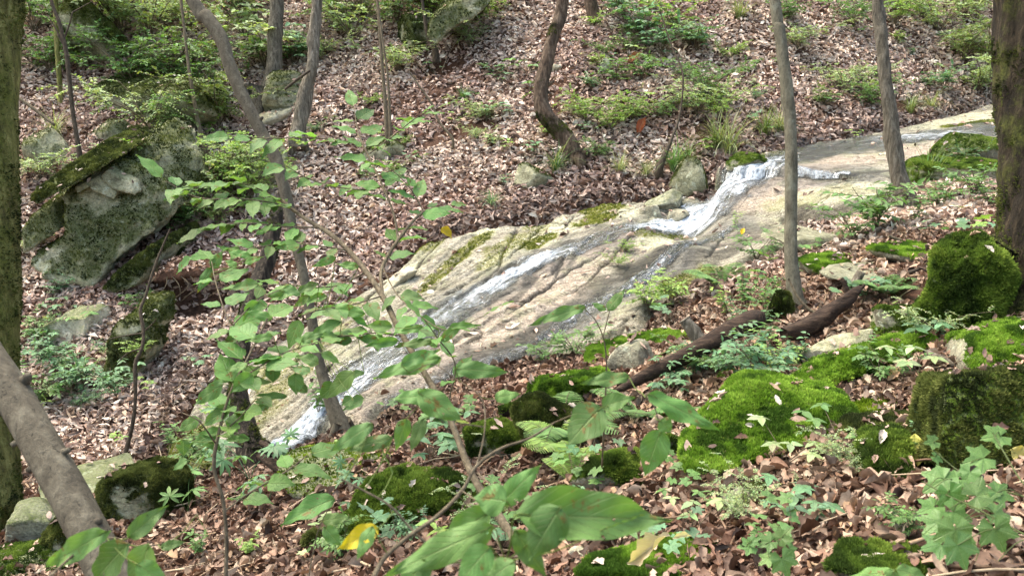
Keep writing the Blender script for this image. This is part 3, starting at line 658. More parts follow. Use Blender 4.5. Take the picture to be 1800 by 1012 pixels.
def build_slab(name, label, poly, zf, which, res, marg=.18):
    p = np.array(poly); x0, y0 = p.min(0)-marg; x1, y1 = p.max(0)+marg
    X, Y = np.meshgrid(np.arange(x0, x1, res), np.arange(y0, y1, res)); sdv = poly_sd(X, Y, poly); keep = sdv > -marg
    Z = zf(X, Y); ny, nx = X.shape; kq = keep[:-1, :-1] & keep[1:, :-1] & keep[:-1, 1:] & keep[1:, 1:]
    i, j = np.nonzero(kq); k = i*nx+j; F = np.stack([k, k+1, k+nx+1, k+nx], -1)
    used = np.unique(F); rm = np.full(nx*ny, -1); rm[used] = np.arange(len(used)); F = rm[F]
    V = np.stack([X, Y, Z], -1).reshape(-1, 3)[used]
    # slide points along x,y a little so that the grid does not show and risers lean
    x, y = V[:, 0].copy(), V[:, 1].copy(); att = slab_masks(x, y, which); att['crack'] = np.maximum(cracks(x, y, {'A': 3, 'B': 8, 'C': 12}[which]), lcrack(x, y) if which == 'A' else 0)*sst(-.02, .1, sdv.ravel()[used])
    mb = MB(); mb.add(V, F); c = V.mean(0); root = thing(name, label, 'rock slab', (c[0], c[1], V[:, 2].min()))
    obj('stone', mb, M['slab'], root, attrs=att)
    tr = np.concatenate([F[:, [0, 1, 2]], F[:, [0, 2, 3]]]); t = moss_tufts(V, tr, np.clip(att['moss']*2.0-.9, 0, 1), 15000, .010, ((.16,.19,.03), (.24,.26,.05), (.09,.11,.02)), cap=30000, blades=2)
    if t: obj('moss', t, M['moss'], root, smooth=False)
build_slab('granite_slab', 'large tan and pink granite slab the stream slides down, mossy along its far edge', polyA, zA, 'A', .014)
build_slab('granite_ledge', 'rounded granite ledge right of the small waterfall, beneath the upper sheet of rock', polyB, zB, 'B', .012)
build_slab('granite_sheet', 'long flat sheet of pale granite at upper right carrying the stream above the waterfall', polyC, zC, 'C', .02)

def build_water():
    mb = MB(); foam_a = []; edge_a = []
    for idx, (a, res) in enumerate(zip(FP, (.014, .016, .010))):
        x0, y0 = a[:, :2].min(0)-.4; x1, y1 = a[:, :2].max(0)+.4
        X, Y = np.meshgrid(np.arange(x0, x1, res), np.arange(y0, y1, res)); sh = X.shape
        # arc position, interpolated width and foam
        best = np.full(sh, 1e9); s = np.zeros(sh); fr = np.zeros(sh); side = np.zeros(sh); acc = 0
        best, s, sg = line_d(X, Y, a); seg = np.r_[0, np.cumsum(np.hypot(*np.diff(a[:, :2], axis=0).T))]
        hw = np.interp(s, seg, a[:, 2]); fo = np.interp(s, seg, a[:, 3])
        nd = best/hw + fbm(np.stack([s/.25, sg/.05, s*0+idx], -1), 3, 50)*.30 + n2(X, Y, .12, 3, 51)*.25
        keep = nd < 1.25
        zb = np.maximum(np.maximum(zA(X[keep], Y[keep]), zG(X[keep], Y[keep])), np.maximum(zB(X[keep], Y[keep]), zC(X[keep], Y[keep])))
        Z = np.zeros(sh); Z[keep] = zb
        fl = fbm(np.stack([s/.10, sg/.035, s*0], -1), 4, 60); f2 = n2(X, Y, .03, 3, 61)
        e = sst(1.25, .7, nd); steep = np.clip((fo-.8)/.25, 0, 1)
        Z = Z + .003 + .012*e + (.004+.016*steep)*np.abs(fl)*e + .006*steep*f2*e
        ny, nx = sh; kq = keep[:-1, :-1] & keep[1:, :-1] & keep[:-1, 1:] & keep[1:, 1:]
        i, j = np.nonzero(kq); k = i*nx+j; F = np.stack([k, k+1, k+nx+1, k+nx], -1); used = np.unique(F); rm = np.full(nx*ny, -1); rm[used] = np.arange(len(used))
        V = np.stack([X, Y, Z], -1).reshape(-1, 3)[used]; mb.add(V, rm[F], (1, 1, 1), np.stack([s.ravel()[used], sg.ravel()[used]], -1))
        foam_a.append((fo*(1-.60*sst(.35, 1.15, nd))).ravel()[used]); edge_a.append(sst(1.2, .95, nd).ravel()[used])
    o = obj('stream', mb, M['water'], attrs={'foam': np.concatenate(foam_a), 'edge': np.concatenate(edge_a)}); tag(o, kind='structure')
build_water()

# ------------------------------------------------------------------ leaf litter (nobody could count it)
def visible(p, mu=750, mv=160):
    d = depth(p); q = np.asarray(p); xr = q[..., 0]/d; up = q[..., 1]*SP + q[..., 2]*CP; v = 506-up/d*FPX; u = 900+xr*FPX
    return (d > .5) & (u > -mu) & (u < 1800+mu) & (v > -mv) & (v < 1012+mv), u, v, d
LIT = [(184,158,144),(176,154,142),(156,130,118),(196,178,166),(142,114,100),(116,88,74),(88,66,56),(168,148,136),(176,150,126),(72,52,44),(206,194,182)]
LW = np.array([.14,.16,.12,.13,.10,.08,.06,.09,.06,.05,.05])
LITL = np.array([lin(*c)[:3] for c in LIT])
W_oak2 = lambda t: np.sin(np.pi*t**1.3)**.7*(1+.32*np.sin(t*34+.6))
def litter(name, y0, y1, x0, x1, dens, size, rows, wf, asp, nt=14, lift=.035, tiltsd=.42, seed=5, dark=1., pat=True, tight=0):
    r = np.random.default_rng(seed); n = int((x1-x0)*(y1-y0)*dens); x = x0+(x1-x0)*r.random(n); y = y0+(y1-y0)*r.random(n)
    z = Gd(x, y); p = np.stack([x, y, z], -1); vis, u, v, d = visible(p); k = vis
    ta = poly_sd(x, y, polyA); k &= (ta < .05) | (r.random(n) < .012); k &= (poly_sd(x, y, polyB) < .03) | (r.random(n) < .01); k &= (poly_sd(x, y, polyC) < .03) | (r.random(n) < .01)
    if pat: k &= (n2(x, y, .45, 3, 71) + r.normal(0, .25, n)) > -.62
    for (q, r1, r2, h) in dents: k &= (((x-q[0])/r1)**2+((y-q[1]+.05)/r2)**2 > .8) | (r.random(n) < .25)
    x, y, u, v = x[k], y[k], u[k], v[k]; n = len(x); z = np.where((poly_sd(x, y, polyA) > 0) | (poly_sd(x, y, polyB) > 0) | (poly_sd(x, y, polyC) > 0), T(x, y)+.008, Gd(x, y)+lift*r.random(n)**1.3)
    nn = norm(gnormal(x, y, ZGc)+r.normal(0, tiltsd, (n, 3))); th = r.random(n)*6.283
    D = np.stack([np.cos(th), np.sin(th), np.zeros(n)], -1); D = norm(D-nn*(D*nn).sum(-1, keepdims=True)); R = frames(D, nn)
    w_ = LW.copy(); C = LITL[r.choice(len(LIT), n, p=w_/w_.sum())]
    dampd = sst(.9, .1, np.abs(ta[k]))*.0 + sst(.55, -.05, np.minimum(np.abs(poly_sd(x, y, polyA)), np.abs(poly_sd(x, y, polyC))))   # wetter, darker leaves by the stream
    red = n2(x, y, 1.1, 3, 77)
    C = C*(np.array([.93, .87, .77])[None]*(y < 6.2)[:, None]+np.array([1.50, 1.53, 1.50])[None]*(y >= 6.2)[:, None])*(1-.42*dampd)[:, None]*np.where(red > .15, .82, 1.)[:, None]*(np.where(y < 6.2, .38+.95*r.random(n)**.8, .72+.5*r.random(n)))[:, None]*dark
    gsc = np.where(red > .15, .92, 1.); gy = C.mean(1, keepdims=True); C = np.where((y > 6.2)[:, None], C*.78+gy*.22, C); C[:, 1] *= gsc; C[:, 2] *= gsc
    sc = size*(.55+.75*r.random(n)); mb = MB(); ti = r.integers(0, nt, n)
    for t in range(nt):
        m_ = ti == t; tm = leafgrid(rows, 3, wf[t % len(wf)], asp*(.7+.7*r.random()), fold=r.normal(.1, .45), droop=r.normal(.15, .5), curl=r.normal(.2, .5), twist=r.normal(0, .7), wav=1.2, seed=t)
        V, F, uv = tm; V = V-np.array([0, .5, 0]); inst(mb, (V, F, uv), np.stack([x, y, z], -1)[m_], R[m_], sc[m_], C[m_])
    tag(obj(name, mb, M['litter']), kind='stuff'); return n
n1 = litter('leaf_litter', 6.2, 16.5, -8.5, 9.5, 2000, .076, 4, [W_ellip, W_ovate], .40, seed=11, tiltsd=.6, lift=.05)
n2_ = litter('leaf_litter', 1.2, 6.2, -4.5, 4.6, 1700, .058, 9, [W_oak, W_ovate, W_oak2, W_ellip, W_oak], .50, nt=26, seed=12, lift=.035, tiltsd=.42, dark=.85)
n3_ = litter('leaf_crumbs', .9, 6.2, -4.5, 4.6, 2200, .026, 4, [W_ellip, W_ovate], .6, nt=10, seed=13, lift=.03, tiltsd=.7, dark=.7)
print('litter', n1, n2_)
# ------------------------------------------------------------------ bits of twig among the leaves
def twig_litter():
    r = np.random.default_rng(3); mb = MB(); n = 0
    while n < 620:
        x = r.uniform(-6, 7); y = r.uniform(1.4, 13) if r.random() < .5 else r.uniform(1.4, 5); p = np.array([x, y, float(Gd(x, y))]); ok, *_ = visible(p[None])
        if not ok[0] or r.random() < 0 or poly_sd(np.array([x]), np.array([y]), polyA)[0] > 0 or poly_sd(np.array([x]), np.array([y]), polyC)[0] > 0 or poly_sd(np.array([x]), np.array([y]), polyB)[0] > 0: continue
        L = r.uniform(.08, .45); a = r.random()*6.28; pts = []
        for t in (0, .33, .66, 1):
            xx = x+math.cos(a)*L*t+r.normal()*.012; yy = y+math.sin(a)*L*t+r.normal()*.012; pts.append((xx, yy, float(Gd(xx, yy))+.02+.02*r.random()))
        g = lin(*[(150,128,104),(108,84,66),(176,158,134)][r.integers(3)])[:3]; tube(mb, pts, np.array([.0035, .003, .0025, .0015])*r.uniform(.6, 1.6), 5, 2, g, cap=False); n += 1
    tag(obj('twig_litter', mb, M['litter']), kind='stuff')
twig_litter()

# ================================================================== ROCKS
DKM = ((.065,.080,.018), (.13,.15,.04), (.030,.040,.012))
MOM = ((.10,.16,.022), (.18,.25,.040), (.038,.065,.012))
BRI = ((.14,.25,.022), (.25,.38,.05), (.055,.11,.014))
def off(d, px): return px*d/FPX
UP = np.array([0, 0, 1.]); BK = np.array([0, 1., 0])
# the big split boulder on the left
D1 = 8.5
bl = thing('split_boulder', 'huge cracked boulder at left with a mossy stone plate lying over it like a roof', 'boulder', at(150, 512))
prism_part(bl, 'main_block', [(102,346),(150,308),(205,285),(243,300),(262,345),(268,405),(234,438),(192,464),(166,504),(105,502),(56,470),(50,460),(118,416)], D1, (.25, 1.0, .35), 'boulder', .024, .05, 3, .7, .25, cols=DKM, dens=9000, bias=.12)
prism_part(bl, 'side_block', [(58,374),(90,356),(104,408),(40,448),(34,408)], D1-.02, (.1, .8, .25), 'boulder', .025, .02, 4, .7, .2, cols=DKM, dens=9000, bias=.2)
prism_part(bl, 'roof_plate', [(52,352,-.12),(58,338,-.12),(120,292,.02),(185,252,.35),(222,258,.3),(212,275,-.05),(120,330,-.15),(66,360,-.15)], D1-.12, (.12, .55, .16), 'boulder', .022, .014, 5, .95, .0, cols=DKM, dens=14000, h=.014, bias=.15)
prism_part(bl, 'wedge_stone', [(172,312),(188,298),(232,322),(238,345),(196,334)], D1-.10, (.05, .4, .1), 'boulder', .02, .012, 6, .3, .5, tuft=False)
prism_part(bl, 'wedge_stone', [(150,322),(172,308),(206,338),(200,352),(165,340)], D1-.08, (.05, .4, .1), 'boulder', .02, .012, 7, .3, .5, tuft=False)
prism_part(bl, 'wedge_stone', [(128,330),(152,320),(156,330),(134,342)], D1-.10, (.05, .3, .1), 'boulder', .018, .008, 8, .2, .5, tuft=False)
prism_part(bl, 'lower_block', [(176,510),(206,474),(266,430),(274,448),(256,478),(234,506),(196,518)], D1-.08, (.2, .7, .1), 'boulder', .025, .03, 9, 1., .0, cols=DKM, bias=.3)

R_ = [ # name label cat u v w h  kwargs
 ('boulder','flat lichen-spotted stone resting just above the roof plate of the split boulder',205,238,72,32,dict(seed=21,moss=.5,cols=DKM,mat='boulder')),
 ('boulder','grey stone with a hanging grass tuft, left above the split boulder',82,262,70,60,dict(seed=22,moss=.5,mat='boulder',cols=DKM)),
 ('boulder','dark mossy block with white lichen spots at lower left beside the leaning trunk',235,868,128,112,dict(seed=25,moss=.95,mat='boulder',cols=DKM,mn=-.1,dr=.8,planes=[(0,-1,.15,.8),(.9,-.5,.1,.85),(-.9,-.4,.1,.8),(0,0,1,.8),(-.5,.2,.9,.8),(0,1,0,.9),(0,0,-1,1),(.4,-.2,.9,.85)])),
 ('boulder','low grey slab of rock behind the dark lichen-spotted block at lower left',165,850,150,24,dict(seed=26,moss=.45,mat='rock',dr=1.2,tuft=False)),
 ('boulder','angular white-grey rock between the two trunks at the lower left edge',66,930,96,60,dict(seed=27,moss=.45,mat='rock',tuft=False,nplanes=9)),
 ('boulder','long pale stone with green moss lying at the bottom left corner',60,985,210,45,dict(seed=28,moss=.55,mat='rock',dr=.7,cols=MOM)),
 ('boulder','mossy lump of stone beside the base of the leaning foreground trunk',105,950,46,90,dict(seed=29,moss=1.,mn=-.2,cols=DKM)),
 ('boulder','mossy outcrop with dark overhang under the shrubs at upper left',300,175,190,90,dict(seed=30,moss=.9,mat='boulder',cols=DKM,mn=.0,dr=.9,ledge=.03)),
 ('boulder','mossy dark rock among ferns at the top left beside the pale thin trunk',165,70,80,110,dict(seed=31,moss=1.,mat='boulder',cols=DKM,mn=-.1)),
 ('boulder','small square block of mossy rock under the upper left outcrop',320,255,50,50,dict(seed=32,moss=.6,mat='boulder',cols=DKM)),
 ('boulder','long pale ledge stone at the foot of the thick background trunk',490,205,90,28,dict(seed=33,moss=.2,mat='pale',tuft=False,rot=(0,-.35,0))),
 ('boulder','mossy stepped rock between the thick background trunk and the dead pale trunk',500,165,80,70,dict(seed=34,moss=.6,mat='boulder',cols=DKM,ledge=.03)),
 ('boulder','grey lichen rock behind the curving grey stem in the upper left middle',455,290,100,80,dict(seed=35,moss=.4,mat='boulder',cols=DKM)),
 ('boulder','moss-sided rock left of the black hollow at top centre',732,62,55,70,dict(seed=37,moss=.9,mat='boulder',cols=DKM,mn=-.1)),
 ('boulder','small half-buried boulder hung with grass left of the curved trunk base',940,318,70,36,dict(seed=38,moss=.7,mat='boulder',cols=DKM)),
 ('boulder','low mossy stones in the litter right of the two thin saplings',665,268,64,34,dict(seed=39,moss=.8,mat='boulder',cols=DKM)),
 ('boulder','small pale square stone in the far leaf litter right of the curved trunk',978,120,20,14,dict(seed=40,moss=0.,mat='pale',tuft=False)),
 ('boulder','round tan stone in the far litter below the short dark background trunk',1063,116,20,18,dict(seed=41,moss=0.,mat='pale',tuft=False)),
 ('boulder','rounded two-tone boulder at the top edge of the slab beside the splash pool',1172,355,54,32,dict(seed=42,moss=.25,mat='rock',tuft=False)),
 ('boulder','small brown round stone sitting in the splash pool',1188,381,30,20,dict(seed=43,moss=0.,mat='rock',tuft=False)),
 ('boulder','striped grey wet stone at the left lip of the splash pool',1145,371,34,18,dict(seed=44,moss=0.,mat='rock',tuft=False)),
 ('boulder','dark mossy bank rock on the left side of the waterfall',1215,320,58,58,dict(seed=45,moss=.7,mat='boulder',cols=DKM)),
 ('boulder','green moss-capped rock at the top of the waterfall',1312,283,60,20,dict(seed=46,moss=.9,mat='rock',cols=MOM)),
 ('boulder','grey bedrock hump right of the small waterfall leading to the straight tree',1385,418,90,44,dict(seed=47,moss=.1,mat='rock',tuft=False,dr=1.3)),
 ('boulder','brown weathered flat rock behind the straight tree at right',1440,425,110,30,dict(seed=48,moss=.1,mat='rock',tuft=False)),
 ('boulder','mossy undercut ledge with dark shadow beneath, left of the big dark right trunk',1690,296,210,46,dict(seed=49,moss=1.,mat='rock',cols=MOM,mn=.1,dr=.8,flat=.6,d=8.0)),
 ('boulder','upper moss hump behind the mossy ledge at right',1715,262,150,44,dict(seed=50,moss=.8,mat='rock',cols=MOM,mn=.2)),
 ('boulder','bright moss cushion of rock in the middle, just below the slab',986,684,116,80,dict(seed=51,moss=1.,cols=BRI,mn=-.35,flat=.55,dr=.9,h=.011,mossnoise=.35,amp=.06)),
 ('boulder','mossy rock below centre, left of the ferns',872,775,98,72,dict(seed=52,moss=1.,cols=MOM,mn=-.1,h=.010,rot=(0,-.3,0))),
 ('boulder','dark green moss rock behind the ferns under the end of the fallen log',975,750,110,70,dict(seed=53,moss=1.,cols=DKM,mn=-.1)),
 ('boulder','moss-topped grey stone right of the ferns',1078,828,108,78,dict(seed=54,moss=.95,cols=MOM,mn=.25,mat='rock')),
 ('boulder','long low moss-covered boulder at lower centre behind the foreground twigs',745,880,200,100,dict(seed=55,moss=1.,cols=MOM,mn=-.2,dr=.8,h=.012,flat=.8)),
 ('boulder','grey flat rock with a moss patch beside the lower end of the slab',640,812,180,44,dict(seed=56,moss=.4,mat='rock',dr=1.,flat=.5)),
 ('boulder','small moss-capped stone right of the hanging leaf',1165,790,56,50,dict(seed=57,moss=1.,cols=MOM,mn=-.1)),
 ('boulder','sharp mossy block between the straight tree and the mossy right trunk',1590,566,104,66,dict(seed=58,moss=.95,cols=MOM,mn=.0,planes=[(-.7,-.6,0,.8),(.2,-.6,.7,.7),(.7,-.3,.3,.9),(0,.3,1,.75),(0,1,0,1),(-1,.2,0,.9),(0,0,-1,1)])),
 ('boulder','pale grey stone tucked behind the long moss ledge at right',1475,612,95,44,dict(seed=59,moss=.35,mat='pale',tuft=False,rot=(0,-.3,0))),
 ('boulder','small stone in the leaf litter with olive moss, lower right centre',1318,872,80,40,dict(seed=60,moss=.5,cols=DKM)),
 ('boulder','mossy stone at the bottom edge right of centre under the curled pale leaf',1150,1002,250,60,dict(seed=61,moss=1.,cols=BRI,mn=.0,flat=.6,dr=.6,h=.008)),
 ('boulder','mossy stone at the bottom edge near the right corner',1570,1000,200,62,dict(seed=62,moss=1.,cols=MOM,mn=.0,flat=.6,dr=.6,h=.008)),
 ('boulder','moss-green stump of stone beside the foot of the straight tree',1376,538,34,66,dict(seed=63,moss=1.,cols=DKM,mn=-.4)),
 ('boulder','flat mossy slab among leaves behind the fallen branch, nearest the straight tree',1470,468,130,40,dict(seed=64,moss=1.,cols=BRI,mn=.1,flat=.5,dr=1.2)),
 ('boulder','low mossy mat of stone left of the dark cut stump',1610,442,170,26,dict(seed=65,moss=.9,cols=BRI,mn=.1,flat=.5,dr=.9)),
 ('boulder','smooth grey half-buried rock between the two mossy mats at right',1545,478,130,22,dict(seed=66,moss=.15,mat='rock',tuft=False,flat=.4,dr=1.1)),
 ('boulder','grey flat stone with thin moss behind the right-hand moss boulders',1570,735,170,40,dict(seed=67,moss=.5,mat='rock',flat=.5,dr=1.0)),
 ('boulder','mossy strip of rock lying under the slab edge above the fallen log',1120,610,190,26,dict(seed=68,moss=.9,cols=BRI,mn=.2,flat=.5,rot=(0,-.25,0))),
 ('boulder','smooth brown stone at the near edge of the slab beside a leafy plant',1115,625,70,60,dict(seed=69,moss=.1,mat='rock',tuft=False,rot=(0,-.5,0))),
 ('boulder','white-grey weathered stone at the far upper edge of the slab',700,490,60,22,dict(seed=70,moss=0.,mat='pale',tuft=False,rot=(0,-.6,0))),
 ('boulder','little yellowish stone in the foreground litter under the big green leaf',1018,975,40,26,dict(seed=71,moss=.2,mat='pale',tuft=False)),
 ('boulder','small mossy knob in the lower left foreground twigs',555,955,44,44,dict(seed=72,moss=1.,cols=DKM,mn=-.2)),
]
for nm, lb, u, v, w_, h_, kw in R_: rock_px(nm, lb, 'boulder', u, v, w_, h_, **kw)
# shaped mossy rocks at lower right
prism_part(None, 'boulder', [(1196,800),(1215,770),(1262,716),(1315,672),(1395,682),(1492,700),(1508,725),(1515,770),(1430,775),(1340,812),(1235,838),(1200,835)], None, (.06, .30, -.07), 'rock', .014, .022, 81, 1., .0, label='largest moss-covered boulder with a ridged top, lower right of the fallen log', cat='boulder', cols=BRI, dens=70000, h=.010, bias=.15, tilt=.5)
prism_part(None, 'boulder', [(1385,668),(1430,640),(1500,622),(1580,590),(1640,588),(1650,605),(1600,625),(1520,655),(1440,690),(1392,692)], None, (.06, .2, -.05), 'rock', .014, .018, 82, 1., -.2, label='long low ridge of bright moss above the largest mossy boulder', cat='boulder', cols=BRI, dens=60000, h=.012, bias=.3, tilt=.35)
prism_part(None, 'boulder', [(1655,668),(1668,655),(1800,652),(1860,660),(1850,830),(1760,822),(1700,832),(1655,812)], None, (.10, .40, -.14), 'rock', .013, .022, 83, 1., -.7, label='square-shouldered dark mossy boulder at the right edge, in front of the other', cat='boulder', cols=DKM, dens=90000, h=.009, bias=.35, tilt=.12)
prism_part(None, 'boulder', [(1700,640),(1706,588),(1760,575),(1830,560),(1860,640),(1780,662),(1705,660)], None, (.1, .4, -.12), 'rock', .014, .02, 84, 1., .2, label='moss-topped boulder with a pale lichen face at the right edge, behind the dark square one', cat='boulder', cols=BRI, dens=70000, h=.010, bias=.0, tilt=.25)
prism_part(None, 'boulder', [(1520,790),(1535,768),(1600,762),(1612,790),(1600,845),(1560,848),(1530,840)], None, (.05, .2, -.06), 'rock', .012, .014, 85, 1., -.6, label='small rounded moss stone beside the fallen yellow leaf', cat='boulder', cols=MOM, dens=80000, h=.010, bias=.3, tilt=.15)
prism_part(None, 'boulder', [(1500,768),(1510,748),(1600,744),(1655,746),(1655,765),(1580,775)], None, (.05, .25, -.06), 'rock', .012, .012, 86, 1., -.2, label='low mossy ledge joining the largest mossy boulder to the right-hand ones', cat='boulder', cols=DKM, dens=60000, h=.009, bias=.3, tilt=.1)
# earth lip over the hollow on the left slope
prism_part(None, 'boulder', [(75,574),(95,560),(150,558),(148,588),(138,612),(118,624),(88,626),(84,600)], 8.0, (.1, .3, .05), 'pale', .016, .030, 88, .6, .5, label='pale bare rock face half buried in the slope below the split boulder', cat='boulder', tuft=False)
prism_part(None, 'boulder', [(196,580),(216,562),(256,566),(262,604),(250,650),(228,680),(192,692),(170,682),(186,640),(184,606)], 7.6, (.12, .35, .16), 'boulder', .022, .05, 89, .85, .15, label='tall moss-streaked rock rising out of the left slope beside the thin bent stem', cat='boulder', cols=DKM, dens=14000, bias=.2)
prism_part(None, 'earth_bank', [(262,488),(290,478),(330,474),(380,476),(418,470),(424,478),(390,486),(340,489),(300,494),(266,498)], 8.35, (.03, .34, .10), 'soil', .02, .04, 87, .2, .6, label='undercut lip of earth and roots over a dark hollow on the left slope', cat='bank', tuft=False)
prism_part(None, 'boulder', [(748,66),(757,34),(790,10),(840,-10),(868,-8),(860,8),(840,26),(812,42),(790,54),(765,80)], 11.05, (.1, .8, .25), 'boulder', .03, .05, 36, .7, .2, label='dark overhanging rock at top centre with a black hollow beneath it', cat='boulder', cols=DKM, dens=8000)
rr_ = np.random.default_rng(8)
for q in range(9):
    u0 = 276+q*15+rr_.uniform(-4, 4); mbr = MB(); a_ = P(u0, 486, 8.32); tube(mbr, [a_, a_+[rr_.normal()*.05, -.03, -.08], a_+[rr_.normal()*.10, -.05, -.16-.1*rr_.random()]], [.006, .004, .002], 5, 4); tag(obj('hanging_root', mbr, M['twig'], origin=a_), 'thin bare root dangling over the dark hollow, %s from its left end' % ['first', 'second', 'third', 'fourth', 'fifth', 'sixth', 'seventh', 'eighth', 'ninth'][q], 'root', 'roots dangling over the hollow')

# ================================================================== TREES
def bumpf(amp, sc, vs=.22, seed=0, knots=0.):
    def f(X, th, R):
        p = np.stack([np.cos(th)[None]*R[:, None]/sc+0*X[:, :1], np.sin(th)[None]*R[:, None]/sc+0*X[:, :1], (X[:, 2:3]*vs/sc)+0*th[None]], -1)
        b = fbm(p, 4, seed)*amp
        if knots: b = b + knots*np.clip(fbm(p*.35+7, 2, seed+5)-.35, 0, 1)
        return b
    return f
def trunk_pts(px, d):
    d = np.interp(np.linspace(0, 1, len(px)), np.linspace(0, 1, len(d)), d) if np.ndim(d) else np.full(len(px), d)
    X = P([q[0] for q in px], [q[1] for q in px], d); R = np.array([q[2] for q in px])*d/FPX/2
    return X, R
def tree(name, label, px, d, mat, amp=.004, sc=.03, ext=3.5, group=None, stubs=(), sides=20, k=14, moss=0, seed=1, flare=1.0, knots=0., dirup=None, vs=.22, cat='tree', roots=0):
    """px: (u, v, width) from top to base"""
    X, R = trunk_pts(px, d); g = float(T(X[-1][0], X[-1][1])); base = np.array([X[-1][0], X[-1][1], min(g, X[-1][2])])
    if ext > 0:
        t = norm(X[0]-X[1]) if dirup is None else norm(np.array(dirup)); up = np.array([0, 0, 1.]); e1 = X[0]+(t*.7+up*.3)*ext*.4; e2 = e1+(t*.3+up*.7)*ext*.6
        X = np.vstack([e2, e1, X]); R = np.r_[R[0]*.72, R[0]*.88, R]
    X = np.vstack([X, X[-1]-[0, 0, .12]]); R = np.r_[R, R[-1]*1.15]
    root = thing(name, label, cat, base, group); mb = MB()
    tube(mb, X, R, sides, k, bump=bumpf(amp, sc, vs, seed, knots)); rr = np.random.default_rng(seed)
    for q in range(roots):
        a = q/roots*6.28+rr.random(); b0 = base+np.array([math.cos(a), math.sin(a), 0])*R[-2]*.5; b1 = base+np.array([math.cos(a), math.sin(a), 0])*R[-2]*2.4; b1[2] = float(T(b1[0], b1[1]))-.02
        tube(mb, [b0+[0, 0, R[-2]*1.6], (b0+b1)/2+[0, 0, R[-2]*.15], b1], [R[-2]*.5, R[-2]*.38, R[-2]*.15], 8, 5, bump=bumpf(amp, sc, vs, seed))
    obj('trunk', mb, M[mat], root)
    for (u, v, u2, v2, wd) in stubs:
        dd = float(np.interp(v, [q[1] for q in px], np.interp(np.linspace(0, 1, len(px)), [0, 1], [d[0], d[-1]] if np.ndim(d) else [d, d])))
        b = MB(); A, Bq = P(u, v, dd), P(u2, v2, dd-.02); tube(b, [A, (A+Bq)/2+rr.normal(0, .004, 3), Bq], np.array([1., .75, .45])*wd*dd/FPX/2, 7, 3); obj('branch', b, M[mat], root)
    if moss:
        V, Q, Tt, C, U = mb.arrays(); nn = fbm(V/.2, 4, seed+4); wv = sst(.15, .5, nn+moss-.5)
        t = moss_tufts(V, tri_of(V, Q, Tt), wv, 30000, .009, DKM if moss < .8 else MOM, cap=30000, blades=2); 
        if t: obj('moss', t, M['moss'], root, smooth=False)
    return root
tree('tree', 'moss-green straight trunk cut off by the left edge of the picture', [(2,0,64),(-3,200,64),(-3,420,66),(-4,640,66),(-5,800,68),(-2,945,82)], 4.8, 'mossy', .006, .03, moss=.75, seed=2, roots=3, knots=.02)
tree('leaning_trunk', 'smooth grey-brown trunk leaning in from the lower left corner, nearest of all the trunks', [(-160,330,44),(-92,470,50),(-38,600,56),(26,700,61),(86,806,64),(152,930,68),(215,1060,76),(262,1160,86)], [2.25,1.75], 'smooth', .0025, .03, ext=2.0, seed=3, knots=.006, k=22, sides=36,
     stubs=((80,806,50,826,26),(92,800,122,790,20),(146,928,176,914,28),(22,676,48,658,26),(0,716,-14,736,20),(50,768,20,782,20),(190,1000,160,1010,22)))
tree('tree', 'slender grey tree bending from the top left down to the foot of the slab', [(338,0,22),(362,30,22),(390,72,23),(402,110,22),(425,165,22),(455,225,21),(484,280,21),(503,345,20),(515,410,18),(533,480,17),(548,560,18),(562,640,19),(580,700,24),(604,765,34)], [5.7,5.4], 'smooth', .002, .02, seed=4, knots=.012, k=10, stubs=((424,152,432,146,12),(456,212,462,206,10),(575,650,584,640,12)), roots=2)
tree('tree', 'dark thick grooved trunk in the upper left background behind the shrubs', [(486,0,24),(484,60,25),(482,120,27),(474,160,34),(462,195,50)], 11.2, 'grooved', .012, .05, seed=5, roots=3)
tree('tree', 'pale scarred dead-looking trunk right of the thick background trunk', [(557,0,18),(553,60,18),(548,120,19),(538,165,19),(530,205,21),(524,238,28)], 10.1, 'dead', .008, .03, seed=6, roots=2, knots=.04)
tree('tree', 'rough curved trunk bowed like a hook on the far bank behind the slab', [(990,0,19),(978,45,20),(966,85,22),(956,130,24),(950,165,26),(956,198,27),(975,222,27),(995,245,28),(1006,268,30),(1014,300,40)], 9.5, 'rough', .010, .035, seed=7, roots=3, knots=.03, stubs=((962,150,975,142,8),(958,160,970,166,6),(1002,255,1026,268,10)), moss=.35)
tree('tree', 'short dark mossy-footed trunk at the top, right of the curved one', [(1038,0,22),(1046,35,22),(1052,65,25),(1062,95,36)], 11.7, 'rough', .010, .04, seed=8, roots=3)
tree('tree', 'smooth straight tree standing right of the waterfall in front of the stream', [(1361,0,17),(1370,50,19),(1376,100,20),(1385,170,21),(1390,240,21),(1391,310,22),(1390,380,21),(1390,450,23),(1396,510,27),(1404,560,36)], 5.25, 'straight', .0022, .02, seed=9, knots=.014, k=10, roots=2, stubs=((1398,228,1402,220,6),))
tree('tree', 'knobbly straight tree leaning slightly left beside the mossy ledge at right', [(1542,0,19),(1549,60,20),(1554,120,21),(1561,180,22),(1568,240,24),(1577,300,26),(1588,345,34),(1596,375,40)], 7.25, 'grooved', .006, .025, seed=10, knots=.03, roots=2, stubs=((1545,30,1538,26,6),(1556,100,1549,96,7),(1572,170,1577,164,6),(1572,262,1566,258,6)))
tree('tree', 'wide dark shaggy trunk with a mossy foot filling the right edge', [(1806,0,104),(1808,120,104),(1812,240,102),(1814,350,102),(1812,430,108),(1806,490,120),(1800,545,140)], 4.2, 'darkmossy', .018, .04, seed=11, moss=.7, sides=48, k=16, roots=3, knots=.03)
